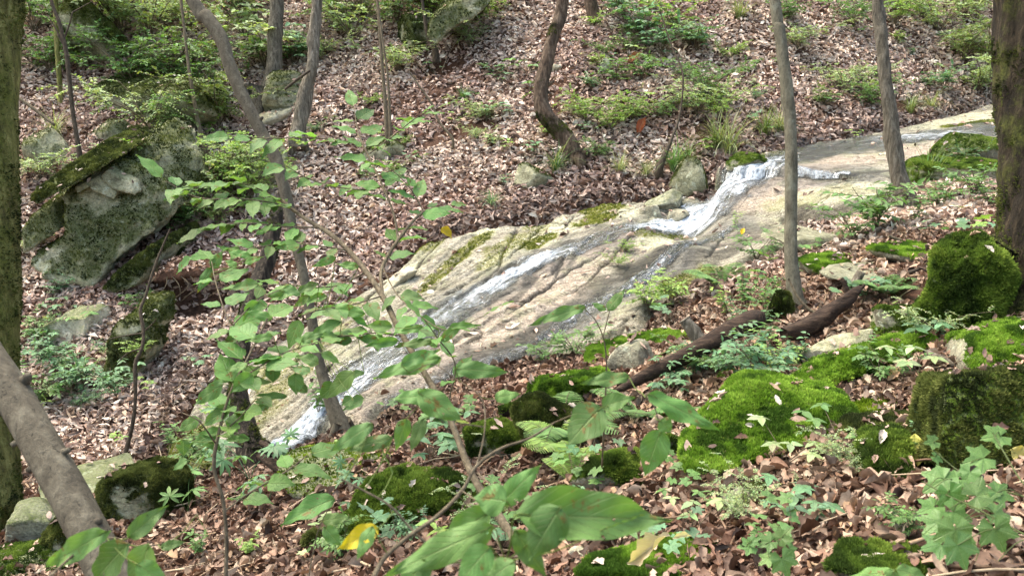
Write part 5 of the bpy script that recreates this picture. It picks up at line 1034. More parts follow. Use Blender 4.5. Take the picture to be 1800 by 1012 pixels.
PL = [
 # ---- upper left shrubbery
 ('airy','mid',60,60,80,'shrub at the top left corner between the mossy left trunk and the pale thin trunk'),
 ('airy','pale',215,70,110,'pale feathery shrub overhanging the mossy rock at top left'),
 ('airy','mid',190,30,90,'green shrub at the very top left above the mossy rock'),
 ('airy','pale',265,70,80,'airy shrub above the upper left outcrop, right of the feathery one'),
 ('airy','mid',240,160,90,'shrub hanging over the left end of the upper left outcrop'),
 ('airy','olive',300,150,95,'olive shrub sprawling on the middle of the upper left outcrop'),
 ('airy','mid',355,180,90,'shrub on the right end of the upper left outcrop'),
 ('airy','olive',385,225,80,'shrub below the right end of the outcrop beside the grey bending tree'),
 ('airy','pale',330,60,70,'shrub at the top edge left of the grey bending tree'),
 ('airy','pale',265,235,80,'pale shrub in front of the upper left outcrop, left of the thin pale stem'),
 ('airy','mid',315,240,60,'green shrub at the foot of the upper left outcrop around the thin pale stem'),
 ('airy','bright',845,40,60,'bright shrub on the right shoulder of the overhanging rock at top centre'),
 ('airy','pale',740,20,60,'pale shrub at the top edge over the moss-sided rock'),
 ('leafy','pale',430,70,90,'pale leafy shrub right of the bend of the grey tree near the top'),
 ('leafy','pale',468,128,80,'broad pale green shrub in front of the thick background trunk'),
 ('leafy','blue',515,120,70,'pale shrub between the thick background trunk and the dead pale trunk'),
 ('airy','mid',420,30,70,'green shrub at the top edge between grey tree and thick trunk'),
 ('leafy','mid',590,40,70,'leafy shrub at the top edge right of the dead pale trunk'),
 ('airy','pale',620,75,70,'pale shrub left of the paired saplings near the top'),
 ('airy','olive',640,40,60,'olive shrub at the top edge by the paired saplings'),
 ('leafy','mid',700,45,70,'leafy shrub above the moss-sided rock at top centre'),
 ('airy','bright',760,30,70,'bright shrub hanging over the black hollow at top centre'),
 ('airy','mid',810,30,60,'shrub on top of the overhanging rock at top centre'),
 ('airy','pale',825,85,45,'small shrub right of the black hollow at top centre'),
 ('airy','pale',700,130,45,'thin shrub below the moss-sided rock at top centre'),
 ('airy','mid',90,130,70,'shrub in front of the pale greenish thin trunk'),
 ('leafy','mid',140,130,60,'leafy shrub between the dark sapling and the outcrop'),
 ('airy','bright',395,335,95,'bright fine-leaved shrub behind the grey bending tree at mid height'),
 ('airy','pale',345,345,80,'pale fine-leaved shrub left of the bright one above the hollow'),
 ('airy','olive',385,400,60,'low fine-leaved shrub below the bright one'),
 ('airy','bright',440,350,70,'fine shrub right behind the bend of the grey tree, lower half'),
 ('airy','mid',330,400,60,'fine shrub above the dark hollow on the left slope'),
 ('airy','pale',300,300,40,'small pale shrub between split boulder and grey lichen rock'),
 ('leafy','mid',300,410,44,'leafy shrub at the right shoulder of the split boulder'),
 ('low','blue',215,330,26,'small leafy tuft growing high on the split boulder face'),
 ('leafy','blue',215,415,44,'leafy branch growing across the lower right of the split boulder'),
 ('low','mid',150,420,26,'small green tuft growing in the middle of the split boulder'),
 ('fern','bright',38,440,40,'bright little fern between the left trunk and the split boulder'),
 ('leafy','blue',125,508,34,'low leafy plant at the foot of the split boulder'),
 ('leafy','blue',105,520,30,'bluish low plant left at the foot of the split boulder'),
 ('low','mid',225,555,30,'seedling with spread leaves beside the thin bent stem'),
 ('low','blue',110,560,34,'small plant on the slope just above the pale bare rock'),
 ('leafy','mid',70,600,44,'leafy plant left of the pale bare rock'),
 ('leafy','blue',110,660,60,'spreading plant below the pale bare rock, left one'),
 ('leafy','blue',150,690,60,'spreading plant below the pale bare rock, right one'),
 ('leafy','mid',90,710,60,'leafy plant behind the leaning trunk at mid height'),
 ('leafy','blue',205,700,50,'spreading plant at the foot of the moss-streaked rock'),
 ('low','blue',345,650,26,'small pale seedling on the leaf slope right of the thin bent stem'),
 ('low','bright',255,690,22,'tiny bright seedling right of the moss-streaked rock'),
 ('low','bright',205,780,22,'tiny yellow-green seedling in litter above the low grey slab'),
 ('grass','blue',285,235,34,'small dark grass tuft under the upper left outcrop'),
 ('grass','straw',98,245,50,'drooping grass tuft on the grey stone above the split boulder'),
 ('grass','straw',285,270,40,'pale grass tuft below the mossy square block at upper left'),
 ('airy','pale',75,320,50,'small shrub at the left end of the boulder roof'),
 ('airy','pale',560,110,40,'small shrub right of the dead pale trunk'),
 # ---- far bank, centre
 ('grass','mid',815,175,24,'small lone grass tuft in the open litter at upper centre'),
 ('low','blue',880,152,24,'seedling in open litter left of the curved trunk, upper'),
 ('low','mid',930,140,36,'seedling close left of the middle of the curved trunk'),
 ('low','mid',932,170,36,'seedling left of the elbow of the curved trunk'),
 ('airy','pale',840,215,34,'thin pale plant in the litter left of the curved trunk'),
 ('leafy','pale',870,258,24,'low pale plant in the litter lower left of the curved trunk'),
 ('low','blue',935,275,28,'bright round seedling clump left of the curved trunk base'),
 ('leafy','bright',965,240,24,'pale seedling just left of the curved trunk lower bend'),
 ('grass','dark',978,305,56,'long dark grass tuft hanging left of the curved trunk base'),
 ('airy','bright',1030,220,44,'bright fine shrub right of the curved trunk, nearest to it'),
 ('airy','bright',1075,232,44,'bright fine shrub right of the curved trunk, second from it'),
 ('airy','bright',1110,215,40,'bright fine shrub left of the curved stem above the waterfall'),
 ('airy','mid',1055,280,30,'small mossy shrub at the right foot of the curved trunk'),
 ('grass','straw',1090,305,40,'straw-coloured grass tuft right of the curved trunk base'),
 ('grass','straw',1135,312,32,'small straw grass tuft between curved trunk base and waterfall'),
 ('grass','mid',1185,302,54,'green grass tuft above the dark bank rock left of the waterfall'),
 ('grass','mid',1208,296,48,'green grass tuft at the left shoulder of the waterfall'),
 ('grass','straw',1278,275,70,'tall drooping grass tuft on the bank above the waterfall'),
 ('grass','olive',1262,262,60,'olive grass tuft behind the tall drooping one above the waterfall'),
 ('grass','olive',1345,240,52,'grass tuft just left of the straight tree'),
 ('grass','straw',1370,235,44,'grass tuft touching the left of the straight tree'),
 ('low','bright',1245,270,30,'bright seedling among the grass tufts above the waterfall'),
 ('low','mid',1372,242,26,'green seedling at the left edge of the straight tree'),
 ('leafy','mid',1085,150,44,'leafy plant right of the short dark background trunk, lower'),
 ('leafy','mid',1125,145,50,'shrub on the far bank under the pale broad-leaved one'),
 ('airy','mid',1240,170,56,'fine-leaved shrub on the far bank left of the straight tree, upper'),
 ('airy','pale',1225,205,56,'fine-leaved shrub on the far bank left of the straight tree, middle'),
 ('airy','bright',1260,215,48,'bright fine shrub on the far bank left of the straight tree, lower'),
 ('airy','mid',1165,215,34,'fine shrub between the red leaf and the thin curving stem'),
 ('leafy','blue',1130,80,70,'pale broad-leaved shrub at top right of the short dark trunk'),
 ('leafy','blue',1100,45,60,'pale broad-leaved shrub at the top edge near the short dark trunk'),
 ('leafy','blue',1160,105,56,'pale broad-leaved shrub on the upper far bank left of the orange leaves'),
 ('leafy','bright',1185,55,50,'yellow-green shrub at the top edge, upper far bank'),
 ('leafy','blue',1225,95,48,'pale broad-leaved plant on the upper far bank, right of its group'),
 ('leafy','pale',1210,82,44,'pale plant behind the group of broad-leaved plants'),
 ('grass','olive',1300,35,44,'yellow-green grass tuft at the top edge left of the straight tree'),
 ('airy','mid',1385,40,44,'shrub at the top edge right behind the straight tree'),
 ('airy','pale',1400,90,40,'small shrub right of the straight tree, upper far bank'),
 ('airy','mid',1500,50,50,'shrub at the top edge left of the knobbly tree'),
 ('airy','bright',1570,50,50,'bright shrub at the top edge right of the knobbly tree'),
 ('leafy','mid',1590,30,40,'leafy shrub at the very top right of the knobbly tree'),
 ('airy','pale',1480,165,44,'shrub on the far bank between the straight and the knobbly tree'),
 ('airy','mid',1530,190,44,'shrub just left behind the knobbly tree'),
 ('leafy','olive',1450,190,36,'small olive plant in the litter between the two right trees'),
 ('airy','pale',1650,60,60,'pale shrub at the top right, left one'),
 ('airy','pale',1700,40,60,'pale shrub at the top right, next to the dark right trunk'),
 ('airy','olive',1690,110,60,'olive shrub on the far bank at upper right'),
 ('airy','pale',1735,110,60,'pale shrub against the dark right trunk, upper'),
 ('airy','pale',1720,165,56,'pale shrub against the dark right trunk, above the stream'),
 ('leafy','blue',1660,165,40,'bluish plant on the far bank above the mossy part of the rock sheet'),
 ('grass','olive',1600,200,36,'grass tuft above the stream right of the knobbly tree'),
 ('grass','straw',1635,195,36,'pale grass tuft above the rock sheet at right'),
 ('grass','straw',1740,100,50,'pale grass clump beside the dark right trunk on the far bank'),
 ('low','bright',1502,245,16,'tiny green plant at the stream edge between the two right trees'),
 ('grass','blue',865,365,34,'grass tuft on the bank above the far edge of the slab'),
 # ---- near bank right
 ('grass','mid',1625,328,62,'bright grass tuft under the mossy undercut ledge at right'),
 ('grass','mid',1640,330,50,'second grass tuft under the mossy undercut ledge, right of the first'),
 ('leafy','mid',1715,350,60,'leafy plant hanging in front of the dark undercut ledge'),
 ('leafy','dark',1690,300,36,'small plant growing on the mossy undercut ledge'),
 ('leafy','mid',1740,365,50,'leafy plant at the left edge of the dark right trunk'),
 ('leafy','mid',1540,410,90,'dense leafy bush left of the foot of the knobbly tree'),
 ('leafy','mid',1500,430,60,'smaller leafy bush left of the dense one before the knobbly tree'),
 ('broad','mid',1610,395,60,'upright leafy plant right of the foot of the knobbly tree'),
 ('leafy','mid',1640,370,50,'leafy plant between knobbly tree foot and mossy ledge'),
 ('lobed','bright',1735,430,60,'bright lobed-leaf plant left of the dark right trunk'),
 ('lobed','blue',1720,440,48,'bluish lobed-leaf plant beside the cut stump'),
 ('lobed','blue',1635,425,34,'lobed seedling on the moss mat behind the cut stump'),
 ('broad','mid',1655,545,70,'upright plant in front of the moss mound at the right trunk'),
 ('broad','blue',1650,600,44,'small round-leaved plant right of the sharp mossy block'),
 ('lobed','bright',1560,565,30,'small maple-like seedling beside the sharp mossy block'),
 ('fern','mid',1555,525,44,'small fern in the litter left of the moss mound'),
 ('leafy','mid',1330,460,50,'pale leafy plant at the slab edge left of the straight tree'),
 ('lobed','mid',1415,455,30,'lobed seedling right of the straight tree stem'),
 ('lobed','mid',1350,520,60,'lobed-leaf plant left of the straight tree, upper'),
 ('broad','mid',1310,540,70,'leafy plant above the rotten log, left of the straight tree'),
 ('broad','bright',1280,560,60,'bright leafy plant growing behind the rotten log'),
 ('leafy','mid',1345,560,56,'leafy plant at the left foot of the straight tree'),
 ('leafy','bright',1180,540,60,'pale bright shrub growing from the near edge of the slab'),
 ('leafy','bright',1140,560,50,'pale shrub left of the bright one on the near slab edge'),
 ('fern','mid',1270,510,50,'feathery plant on the near bank above the rotten log'),
 ('airy','bright',1100,445,20,'tiny bright plant rooted in a crack of the slab'),
 ('airy','bright',1085,470,20,'tiny bright plant lower in the crack of the slab'),
 ('broad','bright',1290,402,26,'little yellow-green plant on the ledge right of the waterfall'),
 ('leafy','mid',1010,630,50,'leafy plant at the near slab edge above the bright moss cushion'),
 ('lobed','mid',1050,620,44,'lobed-leaf plant right of the plant above the moss cushion'),
 ('leafy','mid',960,640,40,'low plant at the near slab edge left of the moss cushion'),
 ('broad','mid',1340,630,80,'leafy plant right in front of the end of the rotten log'),
 ('leafy','blue',1350,690,90,'large low leafy plant between the rotten log and the biggest mossy boulder'),
 ('leafy','blue',1300,680,70,'low leafy plant left of the biggest mossy boulder crest'),
 ('leafy','blue',1190,680,60,'bluish plant with small leaves in front of the rotten log, left'),
 ('leafy','blue',1230,665,50,'bluish plant with small leaves in front of the rotten log, middle'),
 ('broad','blue',1400,650,60,'leafy plant left of the long moss ridge'),
 ('low','blue',1170,710,44,'low seedling below the rotten log in front of its left end'),
 # ---- lower middle
 ('fern','bright',1000,800,70,'fern between the mossy rocks at lower centre, left one'),
 ('fern','mid',985,780,80,'pale fern behind the left one at lower centre'),
 ('fern','bright',1010,850,60,'bright fern in front of the moss-topped grey stone'),
 ('fern','mid',1130,740,60,'fern behind the moss-topped grey stone'),
 ('palm','blue',420,770,60,'palmate herb left of the foot of the rotten snag'),
 ('palm','blue',395,820,60,'palmate herb below left of the snag foot'),
 ('palm','blue',440,850,70,'palmate herb in the litter below the snag, left of centre'),
 ('palm','blue',470,890,60,'palmate herb in the litter below the snag, lowest'),
 ('palm','blue',480,820,50,'palmate herb just right below the snag foot'),
 ('palm','blue',340,850,60,'palmate herb between the dark lichen-spotted block and the snag'),
 ('palm','mid',330,900,60,'palmate herb right of the dark lichen-spotted block, lower'),
 ('palm','blue',590,870,44,'small palmate herb beside the dark fallen branch'),
 ('palm','blue',630,900,44,'small palmate herb left of the long moss-covered boulder'),
 ('lobed','bright',540,820,40,'bright lobed-leaf seedling at the lower end of the water'),
 ('lobed','bright',380,740,40,'bright seedling left of the snag at the slab foot'),
 ('leafy','mid',330,820,50,'leafy plant at the lower left end of the slab'),
 ('broad','mid',300,790,50,'leafy plant above the dark lichen-spotted block'),
 ('broad','bright',435,985,50,'bright compound-leaf plant at the bottom left of centre'),
 ('broad','mid',350,980,50,'small green plant at the bottom, right of the big left leaves'),
 ('lobed','mid',680,740,40,'lobed seedling in the litter beside the lower slab edge'),
 ('lobed','mid',735,770,50,'lobed-leaf seedling by the arching shrub stem'),
 ('lobed','mid',790,760,50,'lobed-leaf seedling left of the mossy rock below centre'),
 ('lobed','blue',700,960,70,'bluish lobed plant in the foreground twigs'),
 ('lobed','mid',860,935,70,'lobed-leaf plant under the big foreground leaves'),
 ('lobed','mid',1180,860,50,'seedling in the litter right of the big foreground leaf'),
 ('lobed','mid',1230,760,44,'seedling at the left foot of the biggest mossy boulder'),
 ('lobed','blue',1180,980,60,'dark green folded-leaf seedling beside the curled pale leaf'),
 ('broad','blue',1000,900,50,'small seedling peeping out under the big foreground leaf'),
 ('low','mid',1205,905,44,'low seedling in the lower centre litter'),
 ('lobed','mid',1395,965,70,'round-leaved seedling at the bottom edge, right of centre'),
 ('broad','mid',1340,990,70,'small-leaved seedling at the bottom edge beside the round-leaved one'),
 ('broad','mid',560,730,70,'leafy plant beside the foot of the slender bending tree'),
]
for e in PL:
    plant(*e)
# ---- scattered seedlings on the leaf slopes, named by the nearest thing
LMK = [('the split boulder',150,400),('the dark hollow on the left slope',340,490),('the crooked dark stem',240,680),('the pale bare rock face',112,590),('the rotten snag',440,620),('the slab\'s upper left edge',690,440),('the paired saplings',680,150),('the dead pale trunk',540,150),
 ('the bent thin stem',765,190),('the moss-sided rock at the top',732,80),('the curved trunk elbow',955,190),('the curved trunk base',1010,290),('the short dark background trunk',1055,70),('the thin curving stem',1180,200),('the straight tree top',1370,60),('the grass tufts above the waterfall',1260,260),
 ('the orange dead leaf',1130,215),('the knobbly tree middle',1562,200),('the knobbly tree top',1548,40),('the dark right trunk',1760,120),('the straight tree foot',1400,560),('the cut stump',1700,450),('the largest mossy boulder',1350,750),('the long moss ridge',1520,640),('the small rounded moss stone',1570,810),
 ('the curled pale leaf',1140,965),('the ferns',1010,820),('the bright moss cushion',988,665),('the long moss-covered boulder',745,880),('the dark lichen-spotted block',235,868),('the moss mound',1730,515),('the rotten log',1210,620),('the mossy bottom stone',1570,1000)]
rs = np.random.default_rng(17); used_ = set()
for (ua, ub), (va, vb), nk in (((40,330),(540,720),16),((550,940),(100,340),22),((1020,1350),(10,260),22),((1400,1740),(20,200),20),((1180,1640),(480,960),22),((480,1100),(760,990),14)):
    for k in range(nk):
        u, v = rs.uniform(ua, ub), rs.uniform(va, vb); p = at(u, v)
        if max(poly_sd(np.array([p[0]]), np.array([p[1]]), q)[0] for q in (polyA, polyB, polyC)) > -.05: continue
        kd = ['low', 'low', 'leafy', 'airy', 'lobed'][rs.integers(5)]; d = float(depth(p)); cl = ['pale', 'mid', 'blue', 'bright'][rs.integers(4)]
        lm = min(LMK, key=lambda q: (q[1]-u)**2+(q[2]-v)**2); dx, dy = u-lm[1], v-lm[2]; w_ = ('right of' if dx > 0 else 'left of') if abs(dx) > abs(dy) else ('below' if dy > 0 else 'above')
        far_ = ['close ', '', 'well '][min(2, int(math.hypot(dx, dy)/45))] if w_ not in ('above', 'below') or True else ''
        lab = 'small %s %s %s%s %s' % ({'pale':'pale','mid':'green','blue':'dull green','bright':'bright'}[cl], {'low':'seedling','leafy':'leafy sprout','airy':'wispy sprout','lobed':'lobed seedling'}[kd], far_, w_, lm[0])
        if lab in used_: continue
        used_.add(lab); plant(kd, cl, u, v, min(60, rs.uniform(170, 300)/d), lab, group='small plants scattered in the leaf litter')

# ================================================================== SHRUBS PLACED STEM BY STEM
def shrub(name, label, stems, leaves, d, lcol='mid', cat='shrub', seed=1, mat='bigleaf', bark='twig', wf=W_acum, petiole=True, face=.75, origin=None, maxpet=.22, yellow=(), rowsn=14, sprays=()):
    """stems: [[(u,v,d,width px),...]]; leaves: (ub,vb,ut,vt,width px[,depth])"""
    r = np.random.default_rng(seed); S3 = []
    for s in stems:
        X = P([q[0] for q in s], [q[1] for q in s], [q[2] for q in s]); R = np.array([q[3]*q[2] for q in s])/FPX/2*.82; S3.append((X, R))
    base = S3[0][0][-1]; root = thing(name, label, cat, base); samp = []
    for k, (X, R) in enumerate(S3):
        mb = MB(); c, _ = tube(mb, X, R, 8 if k else 12, 8, bump=bumpf(float(R.max())*.12, .012, .3, seed)); samp.append(c); obj('stem' if k == 0 else 'branch', mb, M[bark], root)
    samp = np.concatenate(samp) if samp else None; fo = MB(); pt = fo; c0 = np.array(GC[lcol])
    for k, L in enumerate(leaves):
        ub, vb, ut, vt, wd = L[:5]; dd = L[5] if len(L) > 5 else d; dd = dd*(1+r.normal(0, .015)); px = math.hypot(ut-ub, vt-vb); Lm = px*dd/FPX
        B = P(ub, vb, dd); Tp = P(ut, vt, dd+r.uniform(-.35, .25)*Lm); D = Tp-B; Ln = np.linalg.norm(D); cam_ = norm(-B); nh = norm(np.array([0, 0, 1.])*(1-face)*1.3+cam_*face+r.normal(0, .12, 3))
        tm = leafgrid(rowsn, 9, wf, wd/px*.92, fold=r.uniform(.05, .35), droop=r.uniform(.1, .35), curl=r.normal(0, .15), twist=r.normal(0, .25), wav=1.6, seed=k)
        cc = jit(c0, 1, .05, .12, r)[0] if k not in yellow else np.array(lin(196, 178, 40)[:3]); V, F, uv = tm; Rm = frames(D[None], nh[None])
        C = np.tile(cc, (len(V), 1))
        inst(fo, (V, F, uv), B[None], Rm, np.array([Ln]), cc[None])
        if petiole and samp is not None:
            j = int(np.argmin(((samp-B)**2).sum(1))); q = samp[j]; g = np.linalg.norm(q-B)
            if g < maxpet and g > .004: tube(pt, [q, (q+B)/2+[0, 0, -.06*g], B, B+D*.12], np.array([.0011, .0009, .0009, .0005])*max(1, dd/2.), 5, 3, np.array([.16, .22, .06]), cap=False)
    # flat sprays: leaves set alternately along a stem
    for (si, t0, t1, n, lpx, wr) in sprays:
        X = catmull(S3[si][0], 10)
        for k in range(n):
            t = t0+(t1-t0)*k/max(1, n-1); o = along(X, t); dr = norm(along(X, min(1, t+.03))-along(X, max(0, t-.03)))
            if t1 < t0: dr = -dr
            for sg in ((1, -1) if k < n-1 else (0,)):
                sdv = norm(np.cross(dr, [0, 0, 1.])); D = norm(dr*.55+sdv*sg+r.normal(0, .22, 3)-[0, 0, .10]); Ln = lpx*float(depth(o))/FPX*r.uniform(.65, 1.2); nh = norm(np.array([0, 0, 1.])+norm(-o)*.35+r.normal(0, .22, 3))
                tm = leafgrid(10, 7, wf, wr*r.uniform(.9, 1.15), fold=r.uniform(.0, .3), droop=r.uniform(.1, .45), wav=1.2, seed=k); o2 = o+D*Ln*.13
                cc = jit(c0, 1, .06, .16, r); inst(fo, tm, o2[None], frames(D[None], nh[None]), np.array([Ln]), cc); tube(pt, [o, o2], [.0012, .0009], 4, 2, np.array([.16, .22, .06]), cap=False)
    obj('foliage', fo, M[mat], root)
    return root

# the arching shrub in the middle of the picture
shrub('arching_shrub', 'large arching shrub with layered green leaves reaching across the stream from the lower centre',
 [[(492,348,4.1,7),(530,380,4.0,8),(585,415,3.9,10),(630,460,3.8,11),(672,520,3.65,12),(708,590,3.5,13),(752,665,3.3,14),(790,735,3.2,15),(828,830,3.05,16),(870,895,2.95,18),(925,985,2.8,22)],
  [(672,520,3.65,7),(672,470,3.8,8),(705,415,3.9,8),(745,372,4.0,5),(790,362,4.1,3)],
  [(700,420,3.9,6),(690,370,3.95,5),(660,300,4.1,5),(632,240,4.2,4),(622,190,4.3,2)],
  [(640,255,4.2,4),(560,243,4.15,3),(480,243,4.1,3),(410,240,4.0,2)],
  [(540,385,4.0,5),(500,362,4.0,4),(430,350,3.9,3),(350,348,3.85,3),(290,318,3.8,2)],
  [(520,372,4.05,4),(470,340,4.05,3),(420,322,4.0,2),(340,330,4.0,2)],
  [(660,335,4.05,3),(600,330,4.0,3),(545,315,4.0,3),(500,290,3.95,2)],
  [(650,270,4.15,3),(690,240,4.1,3),(735,205,4.0,2),(770,190,4.0,1.5)],
  [(560,400,3.95,4),(500,398,3.9,3),(430,392,3.8,3),(360,400,3.8,2)],
  [(612,440,3.85,4),(560,432,3.8,3),(500,428,3.8,3),(420,440,3.7,2),(340,448,3.7,2)],
  [(745,372,4.0,3),(720,330,4.0,2.5),(690,300,4.0,2),(660,285,4.,1.5)],
  [(672,520,3.65,4),(620,535,3.5,3),(560,545,3.3,3),(530,555,3.3,2)],
  [(708,590,3.5,4),(660,585,3.4,3),(610,590,3.3,3),(560,590,3.3,2)],
  [(672,470,3.8,3),(700,520,3.6,2.5),(745,560,3.4,2.5),(790,580,3.3,2.5),(850,555,3.3,1.5)],
  [(790,700,3.25,4),(800,640,3.2,3),(770,595,3.15,3),(745,560,3.1,2)],
  [(640,480,3.8,4),(600,500,3.7,3),(560,505,3.6,2.5),(500,500,3.6,2),(430,505,3.5,2)],
 ],
 [(642,552,560,536,24,3.3),(600,565,540,590,24,3.3),(620,555,650,575,14),(690,575,640,570,22),(745,575,690,585,16),(700,598,640,608,20),(760,600,690,605,20),(775,600,820,560,20,3.2),(790,575,845,570,14,3.2),
  (768,610,750,592,14),(620,600,560,590,22),(665,600,625,592,20),(735,655,690,640,20),(640,655,600,660,16),(720,672,775,610,0.1),(575,520,530,530,18),(560,500,510,515,18),(630,470,590,462,16),(760,190,790,182,10),(740,205,765,225,12),(590,452,545,470,16),
  (560,545,520,558,18,3.3),(585,560,535,588,22,3.2),(590,552,632,548,14,3.2),(730,490,700,500,12),(720,430,745,450,12)][:14]+[(575,520,530,530,18),(560,500,510,515,18),(630,470,590,462,16),(590,452,545,470,16)],
 3.3, 'mid', seed=3, maxpet=.3,
 sprays=[(1,.35,1.,6,47,.5),(2,.25,1.,8,49,.5),(3,.1,1.,8,51,.5),(4,.15,1.,11,51,.48),(5,.2,1.,8,49,.5),(6,.1,1.,7,49,.5),(7,.1,1.,6,47,.5),(8,.2,1.,8,47,.48),(9,.1,1.,10,47,.48),(10,.2,1.,5,45,.5),(11,.2,1.,5,53,.5),(12,.2,1.,5,55,.5),(13,.3,1.,6,51,.5),(14,.2,1.,4,55,.5),(15,.2,1.,7,49,.5)])
# left leafy shrub in front of the snag
shrub('broadleaf_shrub', 'shrub with broad drooping leaves in front of the snag, left of the lower stream',
 [[(470,560,2.7,4),(440,620,2.65,5),(405,690,2.6,6),(385,760,2.6,7),(376,820,2.6,8),(392,880,2.6,8),(398,950,2.6,8),(396,1040,2.6,9)],
  [(405,690,2.6,4),(440,655,2.6,4),(500,620,2.65,3),(560,600,2.7,2)],
  [(390,760,2.6,4),(420,735,2.6,3),(450,700,2.6,2)],
  [(380,780,2.6,4),(350,740,2.5,3),(320,725,2.5,2)],
  [(392,900,2.6,4),(440,865,2.7,4),(500,830,2.8,3),(540,800,2.9,2)],
  [(430,630,2.65,4),(400,560,2.8,3),(380,500,2.9,3),(372,460,3.,2)],
  [(410,570,2.75,3),(450,530,2.8,3),(490,510,2.85,2)]],
 [(436,642,392,648,20),(412,655,370,672,22),(392,675,334,712,28),(445,658,402,690,34),(480,642,480,675,28),(520,655,520,696,30),(505,697,448,692,14),(475,705,450,722,20),(408,714,350,750,30),(350,735,308,758,26),(388,755,330,782,30),(352,768,392,790,24),(322,772,322,802,26),(330,808,300,825,20),(440,772,392,770,20),(402,732,418,760,22),
  (545,655,510,640,22),(560,640,520,620,24),(565,620,600,640,18),(500,640,470,625,20),(480,625,440,640,18),(540,690,505,660,20),(530,600,570,585,18),(480,590,430,600,18),
  (372,470,345,515,22,3.0),(372,472,392,440,20,3.0),(455,500,400,505,24,2.9),(470,540,425,530,22,2.85),(470,520,510,500,18,2.85),(500,505,530,520,18,2.85),(455,530,425,565,26,2.8),(430,588,380,605,16,2.8),(395,600,440,590,16,2.8),(480,560,430,545,20,2.8),(415,470,395,455,18,2.95),(440,450,400,440,14,2.95),(430,462,462,450,14,2.95),(545,520,515,540,16,2.9),
  (590,675,560,700,34,2.7),(622,654,570,700,36,2.6),(620,700,600,712,24,2.6),(640,700,600,720,26,2.6)],
 2.6, 'mid', seed=5, maxpet=.4, sprays=[(0,.45,.0,6,62,.62),(1,.2,1.,5,58,.6),(2,.2,1.,3,56,.6),(4,.2,1.,4,60,.58),(5,.3,1.,4,52,.6)])
# foreground shrub, lower centre
shrub('foreground_shrub', 'foreground shrub with very large soft green leaves and bare twigs at the bottom centre',
 [[(975,742,1.5,4),(930,770,1.45,5),(880,788,1.42,6),(838,818,1.40,7),(812,862,1.36,8),(770,905,1.32,8),(715,945,1.28,9),(672,985,1.25,10),(640,1050,1.2,12)],
  [(838,818,1.4,4),(850,770,1.42,4),(852,720,1.45,3),(838,690,1.47,3),(800,665,1.5,2)],
  [(600,842,1.3,4),(640,862,1.3,4),(685,888,1.3,5),(715,920,1.3,5),(742,948,1.3,5),(775,972,1.3,5)],
  [(975,742,1.5,3),(1010,728,1.45,3),(1058,716,1.4,2.5),(1100,700,1.4,2)],
  [(1130,692,1.4,2),(1150,715,1.4,3),(1158,745,1.4,3),(1150,730,1.4,2),(1080,722,1.4,2)],
  [(838,830,1.4,3),(860,850,1.3,3),(880,880,1.2,3),(905,895,1.1,3)],
  [(812,862,1.36,3),(850,890,1.25,3),(862,925,1.15,3),(890,985,1.05,3)],
  [(850,750,1.42,3),(800,740,1.4,3),(770,710,1.38,3),(745,690,1.38,2)],
  [(800,665,1.5,2.5),(760,640,1.5,2),(720,655,1.5,2)]],
 [(905,905,1190,912,98,1.0),(985,890,925,990,78,1.0),(890,880,830,872,62,1.15),(880,886,948,815,44,1.15),(862,900,765,955,56,1.15),(868,925,665,1012,64,1.05),(862,960,800,1030,60,1.0),(1058,715,992,782,74,1.35),(1058,715,1116,694,36,1.35),(1140,692,1272,756,44,1.3),(1162,755,1132,842,56,1.35),(1160,738,1182,760,34,1.35),
  (1105,662,1020,672,30,1.5),(775,628,648,658,36,1.5),(705,640,775,612,26,1.5),(755,695,685,698,34,1.4),(735,690,815,738,52,1.38),(800,648,900,652,34,1.5),(715,735,695,795,30,1.4),(655,745,575,795,34,1.3),(745,735,720,795,28,1.4),(690,830,660,760,0.1,1.4),(870,700,915,688,28,1.5),(760,705,722,700,26,1.4),(690,770,600,790,30,1.35),
  (665,928,592,965,44,1.25),(655,925,625,985,30,1.25),(905,985,830,1035,50,1.0),(760,985,690,1035,50,1.05),(905,930,962,1020,46,1.02),(1060,930,1135,900,0.1,1.0)],
 1.3, 'mid', seed=7, maxpet=.25, yellow=(25,), rowsn=18)
# leaves reaching in from the lower left
shrub('foreground_sprig', 'sprig of big green leaves reaching in at the lower left over the leaning trunk',
 [[(325,955,1.35,2),(290,955,1.32,3),(240,960,1.3,4),(200,945,1.28,4),(150,960,1.25,5),(90,1010,1.2,6),(20,1080,1.15,8)]],
 [(190,932,60,1006,40,1.25),(225,955,150,1030,60,1.22),(262,955,235,1040,58,1.25),(225,945,295,885,40,1.3),(282,962,326,950,20,1.32),(240,990,300,1030,40,1.2),(345,905,370,940,0.1,1.3)], 1.3, 'mid', seed=8, maxpet=.2)
shrub('thin_twig_shrub', 'lone lobed leaf on a thin stem, bottom left of centre', [[(585,880,1.7,2),(560,930,1.7,2),(545,1000,1.7,3),(540,1040,1.7,3)]], [(588,876,486,916,48,1.7),(565,915,620,905,26,1.7),(570,925,600,960,30,1.7)], 1.7, 'mid', seed=9)
shrub('young_sapling', 'young sapling with two pointed leaves, one yellow-spotted, standing before the slab at centre', [[(1030,545,2.4,2),(1048,565,2.42,2.5),(1062,600,2.45,3),(1066,650,2.5,3),(1062,740,2.6,4),(1058,820,2.8,4)], [(1060,592,2.45,2),(1068,560,2.42,2),(1072,545,2.4,1.5)]], [(1028,540,928,568,26,2.35),(1068,545,1100,505,22,2.38),(1066,545,1040,530,14,2.4)], 2.4, 'mid', seed=10, cat='sapling')
